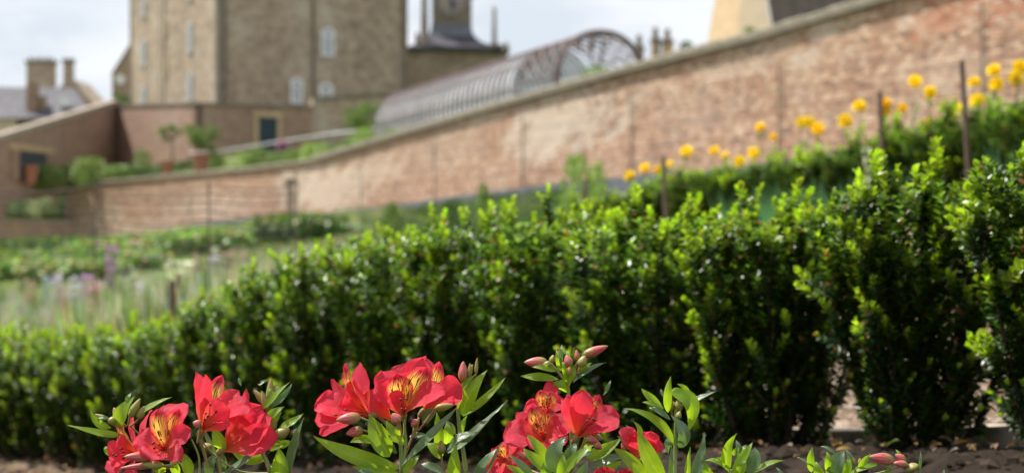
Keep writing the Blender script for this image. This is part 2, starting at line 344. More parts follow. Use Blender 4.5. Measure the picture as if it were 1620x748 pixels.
# ------------------------------------------------------------------ the long garden wall
WL = [(31.5, 9.8, 4.85, 1.9), (38, 7.4, 4.66, 1.45), (42.9, 5.55, 4.42, 1.35), (49.5, 3.1, 4.28, 1.32), (58.2, -.16, 3.98, 1.12), (71, -4.93, 3.50, .80),
      (78, -8.0, 3.08, .72), (85, -11.5, 2.98, .62), (94, -15.9, 3.02, .13), (110, -25.5, 2.92, -.4)]
wxy = np.array([(b, a) for a, b, c, d in WL]); seg = np.r_[0, np.cumsum(np.linalg.norm(np.diff(wxy, axis=0), axis=1))]
wzt = np.array([c for a, b, c, d in WL]); wzb = np.array([d for a, b, c, d in WL])-.25
WLEN = seg[-1]
def wat(s):
    x = np.interp(s, seg, wxy[:, 0]); y = np.interp(s, seg, wxy[:, 1]); i = min(len(seg)-2, max(0, int(np.searchsorted(seg, s, side='right'))-1))
    d = wxy[i+1]-wxy[i]; d = d/np.linalg.norm(d)
    return Vector((x, y)), Vector(d), float(np.interp(s, seg, wzt)), float(np.interp(s, seg, wzb))
wall = empty('garden_wall', (wxy[0][0], wxy[0][1], 1.9)); tag(wall, 'long weathered brick garden wall with stone coping, climbing from the left terrace up to the right edge', 'wall')
m = MB()
for i in range(len(WL)-1):
    m.box(wxy[i], wxy[i+1], wzb[i], wzt[i]-.02, -.34, z0b=wzb[i+1], z1b=wzt[i+1]-.02, off=-.012)
rel(wall, m.build('wall_core', M['mortar'], wall))
def s_of(px): return float(min(np.linspace(0, WLEN, 1500), key=lambda s: abs((lambda w: w[0].x/w[0].y*F+810)(wat(s))-px)))
PATCH = []
for px, py, w_, h_, am in ((900, 195, 95, 50, 1.0), (850, 215, 50, 40, .8), (520, 300, 55, 40, .95), (600, 270, 40, 25, .6), (470, 290, 30, 40, .7), (1165, 110, 60, 18, .5), (1275, 95, 14, 16, .9), (1320, 50, 14, 14, .8), (1290, 52, 12, 12, .8), (1445, 35, 12, 10, .8), (1545, 22, 34, 16, .7),
        (1215, 75, 70, 12, .35), (700, 235, 60, 40, .35), (330, 330, 60, 24, .5), (170, 355, 30, 30, .6), (1100, 180, 60, 40, .3), (1480, 120, 80, 40, .25), (760, 190, 30, 12, .6), (240, 365, 40, 18, .7), (1030, 145, 40, 16, .4)):
    s_ = s_of(px); p_ = wat(s_)[0]; PATCH.append((s_, (374-py)/F*p_.y, abs(s_of(px+w_)-s_)+.3, h_/F*p_.y, am))
def bcolor(s, z, rn):
    # lime-washed and sooty patches, each with a shape of its own
    a = math.sin(s*.31+1.3*math.sin(z*.9+s*.11))+.6*math.sin(s*.83+z*1.7)+.4*math.sin(s*2.1-z*2.3)
    pal = [(.47, .285, .195), (.54, .36, .25), (.38, .22, .155), (.60, .44, .32), (.51, .33, .225), (.44, .26, .175), (.31, .20, .15)]
    c = Vector(pal[rn.randrange(7)])*(.85+.3*rn.random())
    for cs, cz, rs, rz, am in PATCH:
        q = ((s-cs)/rs)**2+((z-cz)/rz)**2+.35*math.sin(s*3+z*5)
        if q < 1.5 and rn.random() < (1.5-q)*.75: c = c.lerp(Vector((.70, .58, .48)), am*(.5+rn.random()*.5))
    if a < -.9 and rn.random() < .5: c = c.lerp(Vector((.26, .17, .13)), .4)
    if a > 1.1 and rn.random() < .6: c = c.lerp(Vector((.58, .45, .35)), .35)
    return tuple(c)
DOOR_S = None
# doorway position along the wall: the point seen left of centre, about 80 m off
best = min(np.linspace(0, WLEN, 4000), key=lambda s: abs((lambda w: w[0].x/w[0].y*F+810)(wat(s))-460)); DOOR_S = float(best)
bl, bh, gap = .215, .060, .012
def brick_faces(m, p, d, z, L, h, pr, c):
    n = Vector((-d.y, d.x))  # away from the camera side is right of travel; wall face looks along +n
    a = p+n*pr; b = p+d*L+n*pr; a2 = p-n*.02; b2 = p+d*L-n*.02
    v = [(a.x, a.y, z), (b.x, b.y, z), (b.x, b.y, z+h), (a.x, a.y, z+h), (a2.x, a2.y, z), (b2.x, b2.y, z), (b2.x, b2.y, z+h), (a2.x, a2.y, z+h)]
    k = len(m.v); m.v += v
    for f in ((0, 1, 2, 3), (3, 2, 6, 7), (1, 5, 6, 2), (4, 0, 3, 7)):
        m.f.append(tuple(k+i for i in f)); m.uv += [(0, 0)]*4; m.c += [c]*4; m.m.append(0)
rb = random.Random(3); bm_all = MB(); cnt = 0; singles = []
s = 0.
ncol = int(WLEN/(bl+gap))
for ci in range(ncol):
    for half in (0, 1):
        s0 = (ci+.5*half)*(bl+gap); p, d, zt, zb = wat(s0)
        if s0+bl > WLEN-.05: continue
        zz = math.floor(zb/.075)*.075; r = round(zz/.075)
        while zz+bh < zt-.01:
            if r % 2 == half and not (abs(s0-DOOR_S+.05) < .52 and zz < zb+2.0):
                rf = .86+.26*((r*7919 % 101)/101.); c = tuple(min(1, q*rf*1.06) for q in bcolor(s0, zz, rb)); pr = .002+rb.random()*.010
                if s0 < 14 and zz > 2.6+.0*s0 and len(singles) < 300 and zz > zt-.95: singles.append((p, d, zz, pr, c))
                else: brick_faces(bm_all, p, d, zz, bl-rb.random()*.008, bh-rb.random()*.005, pr, c)
            zz += .075; r += 1
o = bm_all.build('brickwork', M['brickgeo'], wall); rel(wall, o); tag(o, kind='stuff')
# the largest bricks, one by one
bv = []
for q in range(6):
    m = MB(); c = [(.44, .21, .135), (.50, .28, .19), (.38, .17, .115), (.52, .33, .235), (.46, .25, .165), (.55, .40, .31)][q]
    m.box((0, 0), (bl-.004*(q % 3), 0), 0, bh-.002*(q % 2), -.03, c, off=.004+.0015*q); bv.append(m.mesh('brick', M['brickgeo']))
for (p, d, zz, pr, c) in singles:
    o = link('brick', bv[rb.randrange(6)], wall, (p.x, p.y, zz), (0, 0, math.atan2(d.y, d.x))); rel(wall, o)
# coping stones, laid along the falling top
s = 0.; cop = []
for q in range(4):
    m = MB(); L = .98
    h = .20+.01*q
    pts = [(-.10, 0), (-.10, h*.72), (-.02, h), (.36, h), (.44, h*.72), (.44, 0)]
    A = [(.006*rb.random(), -y+.06, z) for y, z in pts]; B = [(L-.012*rb.random(), -y+.06, z) for y, z in pts]
    m.face(A[::-1]); m.face(B)
    for i in range(6): j = (i+1) % 6; m.face([A[i], B[i], B[j], A[j]][::1])
    cop.append(m.mesh('coping_stone', M['coping']))
while s < WLEN-1:
    p, d, zt, zb = wat(s); p2, _, zt2, _ = wat(s+1)
    if s > seg[6]+1 and False: break
    o = link('coping_stone', cop[rb.randrange(4)], wall, (p.x, p.y, zt-.02), (0, -math.atan2(zt2-zt, 1), math.atan2(d.y, d.x))); rel(wall, o)
    if s > seg[6]: o.scale = (1, .9, .6)
    s += 1.0
# doorway in the wall
p, d, zt, zb = wat(DOOR_S); n = Vector((-d.y, d.x)); ang = math.atan2(d.y, d.x)
m = MB(); m.cube((p.x+n.x*.004, p.y+n.y*.004, zb+.98), (.84, .02, 1.96), ang); rel(wall, m.build('door', M['timber'], wall))
m = MB(); m.cube((p.x+n.x*.03, p.y+n.y*.03, zb+2.12), (1.35, .12, .24), ang); rel(wall, m.build('lintel', M['board'], wall))
# end pier and far pier of the gap
def pier(px, Y, y0, y1, lab):
    e = empty('wall_pier', (XP(px, Y), Y, ZP(y1, Y)-.4)); tag(e, lab, 'pier')
    m = MB(); h = ZP(y0, Y)-ZP(y1, Y)+.4; m.cube((0, 0, h/2), (.5, .5, h)); m.build('shaft', M['redbrick'], e)
    m = MB(); m.cube((0, 0, h+.06), (.6, .6, .12)); m.build('cap', M['coping'], e)
pier(112, 109.4, 297, 388, 'pale brick pier ending the long wall beside the gap with the steps')
pier(2, 112.5, 310, 380, 'brick pier at the left edge of the picture, below the blue door')
# climbing supports against the wall
def on_wall(px):
    s_ = min(np.linspace(0, WLEN, 3000), key=lambda s: abs((lambda w: w[0].x/w[0].y*F+810)(wat(s))-px)); return wat(s_)
sup = [(690, 2.2, 'slim dark training post against the brick wall, above the tallest hedge shoot left of centre'), (830, 2.4, 'thin dark training post on the wall where the pale patch begins'),
       (573, 1.7, 'slim dark training post on the wall right of the small doorway'), (1002, 2.4, 'thin training post on the wall above the leftmost yellow flowers'),
       (1236, 2.2, 'thin training post on the wall above the middle yellow flowers'), (1558, 2.4, 'thin training post on the wall right of the tallest stake'), (304, 2.3, 'thin training post on the wall midway left of the small doorway'),
       (180, 2.3, 'thin training post on the wall near its left end')]
for px, h, lab in sup:
    p, d, zt, zb = on_wall(px); n = Vector((-d.y, d.x)); q = p+n*.08
    m = MB(); m.tube([(0, 0, 0), (.01, 0, h*.5), (0, 0, h)], [.024, .022, .02], 6)
    o = m.build('training_post', M['coping'], None, loc=(q.x, q.y, max(zb+.25, zt-2.9))); tag(o, lab, 'post', 'training posts along the brick wall')
# trained stems sprawling on the right of the wall
# ------------------------------------------------------------------ upper terrace behind the wall
m = MB()
front = [(1.0*x, 1.0*y, z-.16) for (y, x, z, b) in [(a, b_, c, d_) for a, b_, c, d_ in WL]]
front = [(9.9+5, 31.5-13, 4.9)]+[(x+.25, y+.12, z) for x, y, z in front]+[(-27, 112, 2.6), (-27.5, 118, 3.2)]
rows = []
tgt = [(60, 10, 5.0), (50, 40, 4.6), (45, 60, 4.0), (30, 75, 4.0), (20, 90, 4.2), (8, 100, 4.4), (-2, 108, 4.8), (-6, 112, 5.0), (-11, 113, 5.0), (-17.5, 109, 4.2), (-24.5, 121, 4.4), (-25.8, 122, 4.3)]
front = front[:len(tgt)] if len(front) > len(tgt) else front
for t in np.linspace(0, 1, 14): rows.append([tuple(Vector(a).lerp(Vector(b), t)+Vector((0, 0, 0 if t in (0, 1) else -.0))) for a, b in zip(front, tgt)])
m.grid(rows); o = m.build('upper_terrace', M['terrace'], smooth=True); tag(o, kind='structure')
m = MB()
m.grid([[Vector(t)+Vector((0, 0, -.05)) for t in tgt], [(1500, 900, 6), (1300, 1300, 6), (1000, 1600, 6), (700, 1800, 6), (400, 1900, 6), (200, 2000, 6), (0, 2000, 6), (-200, 2000, 6), (-500, 1900, 6), (-800, 1800, 6), (-1200, 1500, 5), (-1600, 1000, 4)]])
o = m.build('castle_ground', M['terrace']); tag(o, kind='structure')
# left part of the terrace: bank behind the gap, up to the blue door
m = MB()
g = [[P(px, py, Y) for px in (-260, -120, 0, 60, 125)] for py, Y in ((352, 112.3), (345, 113.5), (318, 115), (297, 117.5), (288, 118.5))]
m.grid(g); o = m.build('grass_bank', M['terrace'], smooth=True); tag(o, kind='structure')
m = MB()
def xs(Y): return [XP(px, Y) for px in (-500, -260, -120, 0, 60, 125, 200)]
g = [[(x, Y, ZP(288, 118.5)-.35+(118.5-Y)*-.02+(0 if Y < 118 else 0)) for x in xs(Y)] for Y in (96, 103)] 
# low brick wall under the bank
lw = empty('low_brick_wall', (XP(80, 111), 111, -1)); tag(lw, 'low brick retaining wall under the grassy gap at the far left', 'wall')
m = MB(); m.box((XP(-260, 111), 111), (XP(172, 110.5)+.0, 108.3), -1.2, ZP(345, 111), .3, z1b=ZP(349, 109)); rel(lw, m.build('brickwork', M['redbrick'], lw))
m = MB(); m.box((XP(-260, 111), 110.95), (XP(172, 110.5), 108.25), ZP(345, 111), ZP(345, 111)+.1, .4, z0b=ZP(349, 109), z1b=ZP(349, 109)+.1); rel(lw, m.build('coping', M['coping'], lw))
# slate grey edging and gravel path in front of the wall
m = MB(); A = []; B = []
for s_ in np.linspace(0, WLEN-12, 50):
    p, d, zt, zb = wat(s_); n = Vector((-d.y, d.x)); a = p+n*.2; b = p+n*1.6
    A.append((a.x, a.y, zb+.30)); B.append((b.x, b.y, zb+.28))
m.grid([A, B]); o = m.build('gravel_path', M['gravel']); tag(o, kind='structure')
m = MB()
for i in range(0, 49):
    a = Vector(B[i]); b = Vector(B[i+1]); m.box(a.xy, b.xy, a.z-.75, a.z+.06, .08, z0b=b.z-.75, z1b=b.z+.06)
    
o = m.build('path_edging', M['slate_edge']); tag(o, 'low slate grey retaining edge along the path at the foot of the brick wall', 'edging')

# ------------------------------------------------------------------ buildings behind
def seg_pt(a, d, L): return (a[0]+d[0]*L, a[1]+d[1]*L)
def at_px(a, d, px):   # length along a+d*L that is seen at column px
    k = (px-810)/F; return (k*a[1]-a[0])/(d[0]-k*d[1])
DR = (.866, .5); DLf = (-.5, .866)
def z_at(a, d, px, py): L = at_px(a, d, px); return (374-py)/F*(a[1]+d[1]*L)
castle_c = (XP(345, 118), 118.)
castle = empty('castle_tower_house', (castle_c[0], castle_c[1], 4)); tag(castle, 'tall square stone castle house with sunlit left side and shaded right side', 'castle')
Lr = at_px(castle_c, DR, 645); Ll = at_px(castle_c, DLf, 205)
cc = Vector(castle_c); r2 = Vector(seg_pt(castle_c, DR, Lr)); l2 = Vector(seg_pt(castle_c, DLf, Ll)); b2 = r2+(l2-cc)
m = MB(); TOP = 19.5
m.box(cc, r2, 3, TOP, .6); m.box(l2, cc, 3, TOP, .6); m.box(r2, b2, 3, TOP, .6); m.box(b2, l2, 3, TOP, .6)
rel(castle, m.build('wall', M['castle'], castle))
m = MB(); ctr = (cc+b2)/2
for a, b in ((cc, r2), (r2, b2), (b2, l2), (l2, cc)): m.face([(a.x, a.y, TOP), (b.x, b.y, TOP), (ctr.x, ctr.y, TOP+3)], [(0, 0), (12, 0), (6, 6)])
rel(castle, m.build('roof', M['slate'], castle))
m = MB()
for a, b in ((cc, r2), (r2, b2), (b2, l2), (l2, cc)):
    dd = (b-a); L = dd.length; dd /= L
    k_ = 0.
    while k_ < L-1: m.box(a+dd*k_, a+dd*(k_+.9), TOP+.1, TOP+1.1, .4, off=.05); k_ += 1.7
rel(castle, m.build('battlement', M['castle'], castle))
# pale quoins at the corner
q = MB()
for i in range(30): 
    L = .55 if i % 2 else .35; z = 3.2+i*.54
    q.box(seg_pt(castle_c, DLf, L), (castle_c[0]-.0, castle_c[1]), z, z+.5, -.05, off=0)
    q.box((castle_c[0], castle_c[1]), seg_pt(castle_c, DR, .55-L*.5+.1), z+.02, z+.5, -.05)
rel(castle, q.build('quoins', M['ashlar'], castle))
def window(parent, a, d, px, py, w, h, pane='glass', arch=False, frame='white', out=-1, bars=(1, 2)):
    """a window on the face that starts at a and runs along d; frame, glazing bars and pane"""
    L = at_px(a, d, px); c = Vector(seg_pt(a, d, L)); z = ZP(py, c.y); w = w/F*c.y/abs(d[0]*1.0+1e-6)*1.0; h = h/F*c.y
    dv = Vector(d); n = Vector((dv.y, -dv.x))*1.0
    if out < 0 and n.y > 0: n = -n
    ang = math.atan2(dv.y, dv.x)
    fr = MB(); t = .12
    for sx in (-1, 1): fr.cube((c.x+dv.x*sx*(w/2-t/2)+n.x*.06, c.y+dv.y*sx*(w/2-t/2)+n.y*.06, z), (t, .12, h), ang)
    for sz in (-1, 1): fr.cube((c.x+n.x*.06, c.y+n.y*.06, z+sz*(h/2-t/2)), (w-2*t, .12, t), ang)
    if arch:
        for k in range(7):
            a0 = math.pi*(k+.5)/7; fr.cube((c.x+dv.x*math.cos(a0)*w*.45+n.x*.06, c.y+dv.y*math.cos(a0)*w*.45+n.y*.06, z+h/2+math.sin(a0)*w*.42), (w*.24, .13, .14), ang)
    f = rel(parent, fr.build('window', M[frame], parent))
    pn = MB(); pn.cube((c.x+n.x*.03, c.y+n.y*.03, z), (w-2*t, .06, h-2*t), ang)
    if arch:
        pts = [(c.x+n.x*.05+dv.x*math.cos(q_)*w*.42, c.y+n.y*.05+dv.y*math.cos(q_)*w*.42, z+h/2-.02+math.sin(q_)*w*.42) for q_ in np.linspace(0, math.pi, 9)]; pn.face(pts)
    p_ = pn.build('pane', M[pane], f); p_.matrix_parent_inverse = f.matrix_parent_inverse.copy(); 
    gb = MB()
    for i in range(bars[0]): gb.cube((c.x+dv.x*((i+1)/(bars[0]+1)-.5)*w+n.x*.08, c.y+dv.y*((i+1)/(bars[0]+1)-.5)*w+n.y*.08, z), (.05, .05, h-2*t), ang)
    for i in range(bars[1]): gb.cube((c.x+n.x*.083, c.y+n.y*.083, z+((i+1)/(bars[1]+1)-.5)*h), (w-2*t, .05, .05), ang)
    g_ = gb.build('glazing_bar', M[frame], f); g_.matrix_parent_inverse = f.matrix_parent_inverse.copy()
    return f
def fixinv(f):  # sub-parts of a part: identity parent inverse, the part already carries the thing's
    for ch in f.children: ch.matrix_parent_inverse = Matrix.Identity(4)
for px, py, w, h in ((228, 84, 13, 40), (228, 152, 13, 30), (302, 60, 14, 46), (302, 138, 14, 42), (228, 14, 12, 26), (302, -20, 13, 40)):
    fixinv(window(castle, castle_c, DLf, px, py, w*.6, h, frame='pale_frame'))
for px, py in ((263, 46), (263, 112)):
    fixinv(window(castle, castle_c, DLf, px, py, 7, 20, pane='yellow_blind', arch=True, frame='cream', bars=(0, 1)))
for px, py, w, h, ar in ((518, 73, 20, 34, True), (469, 149, 18, 30, True), (515, 151, 20, 16, True)):
    fixinv(window(castle, castle_c, DR, px, py, w, h, arch=ar))
# string courses and pilaster lines on the lit side, downpipes
for px in (252,): 
    L = at_px(castle_c, DLf, px); a = seg_pt(castle_c, DLf, L+.18); b = seg_pt(castle_c, DLf, L-.18)
    m = MB(); m.box(a, b, 3, TOP, -.05); rel(castle, m.build('pilaster', M['castle'], castle))
for px, hh in ((495, 18), (262, 17)):
    dd = DR if px > 345 else DLf; L = at_px(castle_c, dd, px); c = seg_pt(castle_c, dd, L); off = (DR[1]*.12, -DR[0]*.12) if px > 345 else (-.12*.866, -.06)
    m = MB(); m.tube([(c[0]+off[0], c[1]+off[1], 5), (c[0]+off[0], c[1]+off[1], hh)], .10 if px > 345 else .05, 6); rel(castle, m.build('downpipe', M['coping'] if px > 345 else M['iron'], castle))
# small gable left of the castle
sg = empty('gabled_annex', (XP(190, 140), 140, 4)); tag(sg, 'small stone gable with a round white window left of the castle', 'building')
Y = 138.; m = MB(); pts = [P(177, 175, Y), P(250, 175, Y), P(250, 30, Y), P(212, 62, Y), P(177, 118, Y)]; back = [p+Vector((-1.2, 8, 0)) for p in pts]
uv = [(p.x, p.z) for p in pts]; m.face(pts, uv)
m.face([pts[4], pts[0], back[0], back[4]], [(0, 0), (0, 3), (8, 3), (8, 0)]); rel(sg, m.build('wall', M['castle'], sg))
m = MB()
for i, j in ((3, 4), (2, 3)): m.face([pts[i]+Vector((0, -.2, .05)), pts[j]+Vector((0, -.2, .05)), back[j]+Vector((0, 0, .05)), back[i]+Vector((0, 0, .05))], [(0, 0), (3, 0), (3, 8), (0, 8)])
rel(sg, m.build('roof', M['slate'], sg))
m = MB(); c = P(191, 126, Y-.05); m.tube([c, c+Vector((0, -.08, 0))], .38, 14); rel(sg, m.build('round_window', M['white'], sg))

# brick yard walls under the castle
bc = (XP(310, 108), 108.)
def yard_wall(name, lab, a, b, zb0, zb1, zt0, zt1, mat='redbrick', cop_m='coping', th=.4, ch=.14):
    e = empty(name, (a[0], a[1], zb0)); tag(e, lab, 'wall'); m = MB(); m.box(a, b, zb0-1, zt0, th, z0b=zb1-1, z1b=zt1); rel(e, m.build('brickwork', M[mat], e))
    a_ = Vector(a[:2]); b_ = Vector(b[:2]); dd = (b_-a_); L = dd.length; dd /= L; n = int(L/1.0)
    for i in range(n):
        t0, t1 = i/n, (i+1)/n; m = MB(); z0 = zt0+(zt1-zt0)*t0+.004; z1 = zt0+(zt1-zt0)*t1+.004
        m.box(a_+dd*(t0*L+.01), a_+dd*(t1*L-.01), z0, z0+ch, th+.16, off=-.08, z0b=z1, z1b=z1+ch); rel(e, m.build('coping_stone', M[cop_m], e))
    return e
L1 = at_px(bc, DLf, 185); lc = seg_pt(bc, DLf, L1)
yard_wall('yard_wall', 'sunlit brick wall below the lit side of the castle', lc, bc, 4.1, 4.0, ZP(169, lc[1]), ZP(166, 108))
L2 = at_px(bc, DR, 495); rc = seg_pt(bc, DR, L2)
ye = yard_wall('yard_wall', 'shaded brick wall with a blue door below the dark side of the castle', bc, rc, 4.0, 4.4, ZP(166, 108), ZP(172, rc[1]))
L3 = at_px(bc, DR, 640); rc2 = seg_pt(bc, DR, L3)
yard_wall('stone_yard_wall', 'brown stone wall running from the blue door towards the glasshouse', rc, rc2, 4.4, 4.4, ZP(158, rc[1]), ZP(150, rc2[1]), mat='castle', th=.5)
def yard_door(parent, a, d, px, y0, y1, w, lab=None):
    L = at_px(a, d, px); c = Vector(seg_pt(a, d, L)); dv = Vector(d); n = Vector((dv.y, -dv.x)); ang = math.atan2(dv.y, dv.x)
    if n.y > 0: n = -n
    zt, zb = ZP(y0, c.y), ZP(y1, c.y); h = zt-zb
    m = MB(); m.cube((c.x+n.x*.03, c.y+n.y*.03, (zt+zb)/2), (w, .08, h), ang)
    for i in range(5): m.cube((c.x+dv.x*((i+.5)/5-.5)*w*.96+n.x*.08, c.y+dv.y*((i+.5)/5-.5)*w*.96+n.y*.08, (zt+zb)/2), (w*.17, .03, h*.96), ang)
    dr = rel(parent, m.build('door', M['door'], parent))
    for sx in (-1, 1):
        m = MB(); m.cube((c.x+dv.x*sx*(w/2+.14)+n.x*.05, c.y+dv.y*sx*(w/2+.14)+n.y*.05, (zt+zb)/2), (.26, .16, h), ang); rel(parent, m.build('door_jamb', M['sand'], parent))
    m = MB(); m.cube((c.x+n.x*.05, c.y+n.y*.05, zt+.16), (w+.7, .17, .3), ang); rel(parent, m.build('lintel', M['sand'], parent))
yard_door(ye, bc, DR, 423, 186, 240, 1.15)
# wall at far left with a blue door: runs towards the camera
fa = (XP(-90, 93.5), 93.5); dl = Vector((lc[0]-fa[0], lc[1]-fa[1])).normalized(); dl = (dl.x, dl.y)
yl = yard_wall('yard_wall', 'shaded brick wall with sloping pale coping and a blue door at the far left', fa, lc, 2.2, 4.1, ZP(248, 93.5)-.1, ZP(158, lc[1])-.35, cop_m='coping_pale', ch=.34)
dLn = at_px(fa, dl, 50); cdo = seg_pt(fa, dl, dLn)
w_ = 1.1
m = MB(); cv = Vector(cdo); dv = Vector(dl); nrm = Vector((dv.y, -dv.x)); ang = math.atan2(dv.y, dv.x)
Lw = (at_px(fa, dl, 72)-at_px(fa, dl, 28)); zt_, zb_ = ZP(240, cv.y), ZP(286, cv.y)
m.cube((cv.x+nrm.x*.03, cv.y+nrm.y*.03, (zt_+zb_)/2), (Lw, .1, zt_-zb_), ang); 
for i in range(6): m.cube((cv.x+dv.x*((i+.5)/6-.5)*Lw*.97+nrm.x*.09, cv.y+dv.y*((i+.5)/6-.5)*Lw*.97+nrm.y*.09, (zt_+zb_)/2), (Lw*.145, .03, (zt_-zb_)*.96), ang)
rel(yl, m.build('door', M['door'], yl))
for sx in (-1, 1):
    m = MB(); m.cube((cv.x+dv.x*sx*(Lw/2+.5)+nrm.x*.05, cv.y+dv.y*sx*(Lw/2+.5)+nrm.y*.05, (zt_+zb_)/2), (1.0, .16, zt_-zb_), ang); rel(yl, m.build('door_jamb', M['redbrick'], yl))
m = MB(); m.cube((cv.x+nrm.x*.05, cv.y+nrm.y*.05, zt_+.15), (Lw+2.4, .17, .3), ang); rel(yl, m.build('lintel', M['sand'], yl))

# clock tower over the gateway
gt = empty('clock_tower', (XP(720, 135), 135, 4)); tag(gt, 'stone gatehouse with clock turret, lead skirt and pinnacles right of the castle', 'tower')
Y = 133.; a0 = P(648, 0, Y); z1 = ZP(83, Y)
m = MB(); m.box((XP(640, Y), Y), (XP(803, Y), Y+.4), 3, z1, 6); rel(gt, m.build('wall', M['castle'], gt))
m = MB(); m.box((XP(636, Y), Y-.25), (XP(806, Y), Y+.15), z1, z1+.22, 6.4)
rel(gt, m.build('cornice', M['ashlar'], gt))
tcx, tcy = XP(715, Y+2.6), Y+2.6; hw = (745-684)/2/F*(Y+2.6)
def ring(z, r): return [(tcx+r*sx, tcy+r*sy, z) for sx, sy in ((-1, -1), (1, -1), (1, 1), (-1, 1))]
zt = ZP(48, Y)
m = MB(); m.cube((tcx, tcy, (zt-.3+17.1)/2), (hw*2, hw*2, 17.1-zt+.3)); 
rel(gt, m.build('turret', M['ashlar'], gt))
Yt = Y+1.2
m = MB(); rows = [ring(ZP(40, Yt), hw+.03), ring(ZP(50, Yt), hw*1.07), ring(ZP(57, Yt), hw*1.18)]; m.grid(rows[::-1], closed=True); rel(gt, m.build('lead_skirt', M['lead'], gt))
m = MB(); rows = [ring(ZP(57, Yt), hw*1.19), ring(ZP(64, Yt), hw*1.38), ring(ZP(71, Yt), hw*1.72), ring(ZP(77, Yt), hw*2.15), ring(ZP(83, Yt), hw*2.2)]; m.grid(rows[::-1], closed=True); rel(gt, m.build('skirt_roof', M['slate'], gt))
m = MB(); m.cube((tcx, tcy, 17.2), (hw*2.2, hw*2.2, .3)); rows = [ring(17.35, hw*1.1), ring(19.5, .05)]; m.grid(rows, closed=True); rel(gt, m.build('turret_cap', M['lead'], gt))
zc = ZP(-2, Y); m = MB(); m.tube([(tcx, tcy-hw-.02, zc), (tcx, tcy-hw-.10, zc)], 1.05, 24); cd = rel(gt, m.build('clock_dial', M['dial'], gt))
m = MB()
for kk in range(12):
    a = kk*math.pi/6; r = .86; m.box((tcx+math.sin(a)*r-.05, tcy-hw-.14), (tcx+math.sin(a)*r+.05, tcy-hw-.14), zc+math.cos(a)*r-.11, zc+math.cos(a)*r+.11, .03)
o = m.build('hour_mark', M['dial_blue'], cd)
m = MB(); m.tube([(tcx, tcy-hw-.16, zc+.15), (tcx+.1, tcy-hw-.16, zc-.72)], [.09, .05], 6); m.tube([(tcx, tcy-hw-.17, zc), (tcx+.42, tcy-hw-.17, zc-.35)], [.10, .06], 6); o = m.build('clock_hand', M['dial_blue'], cd)
def pinnacle(px, y0, y1, r):
    x = XP(px, Y); m = MB(); a, b = ZP(y1, Y), ZP(y0, Y); h = b-a
    m.tube([(x, Y+.3, a), (x, Y+.3, a+h*.12), (x, Y+.3, a+h*.16), (x, Y+.3, a+h*.9), (x, Y+.3, b)], [r*1.7, r*1.5, r, r*.7, .02], 6); rel(gt, m.build('pinnacle', M['ashlar'], gt))
pinnacle(782, 8, 78, .17); pinnacle(801, 66, 82, .22); pinnacle(671, -30, 78, .28); pinnacle(660, 50, 80, .2); pinnacle(768, 68, 80, .3)
m = MB(); m.cube((XP(776, Y), Y+.4, ZP(78, Y)), (1.7, .8, .7)); m.cube((XP(790, Y), Y+.4, ZP(80, Y)), (.9, .8, .3)); rel(gt, m.build('corner_block', M['ashlar'], gt))

# iron hooped glasshouse vault
v0 = Vector((XP(948, 60), 60)); v1 = Vector((XP(642, 85), 85)); dv = (v1-v0); VL = dv.length; dv /= VL; cs = Vector((dv.y, -dv.x))
if cs.x > 0: cs = -cs          # cs points to the left flank
vault = empty('glasshouse_vault', (v0.x, v0.y, 3.2)); tag(vault, 'long barrel-vaulted glasshouse with rusty iron hoops behind the brick wall', 'glasshouse')
Rv = 1.42; ZC = 6.42-Rv; ZB = 3.3
def vsec(s, r=Rv, n=20, a0=0, a1=math.pi, leg=True):
    c = v0+dv*s; pts = []
    if leg: pts.append((c.x+cs.x*r, c.y+cs.y*r, ZB))
    for k in range(n+1):
        a = a0+(a1-a0)*k/n; q = c+cs*(r*math.cos(a)); pts.append((q.x, q.y, ZC+r*math.sin(a)))
    if leg: pts.append((c.x-cs.x*r, c.y-cs.y*r, ZB))
    return pts
nh = 38
for i in range(nh+1):
    m = MB(); m.tube(vsec(VL*i/nh), .032 if i else .08, 5, cap=False); rel(vault, m.build('hoop', M['iron'], vault))
for i in range(nh):
    if VL*i/nh < 4.4: continue
    s0 = VL*i/nh+.06; s1 = VL*(i+1)/nh-.06
    m = MB(); m.grid([vsec(s0, Rv-.05, 14), vsec(s1, Rv-.05, 14)]); rel(vault, m.build('glass_panel', M['vault_glass'], vault))
for k in range(7):
    a = math.pi*k/6; m = MB(); p0 = v0+cs*(Rv+.02)*math.cos(a); p1 = v1+cs*(Rv+.02)*math.cos(a); z = ZC+(Rv+.02)*math.sin(a)
    m.tube([(p0.x, p0.y, z), (p1.x, p1.y, z)], .022 if k != 3 else .06, 5); rel(vault, m.build('purlin', M['iron'], vault))
m = MB()   # lattice of the open end bay
for i in range(9):
    a = math.pi*(i+.5)/9.5
    for sgn in (1, -1):
        pts = []
        for t in np.linspace(0, 1, 8):
            aa = a+sgn*t*1.3
            if 0 <= aa <= math.pi: c = v0+dv*(4.4*(1-t)-.3); q = c+cs*(Rv*math.cos(aa)); pts.append((q.x, q.y, ZC+Rv*math.sin(aa)))
        if len(pts) > 1: m.tube(pts, .035, 5)
for t in (.3,): m.tube(vsec(-t), .05, 5, cap=False)
rel(vault, m.build('end_lattice', M['iron'], vault))

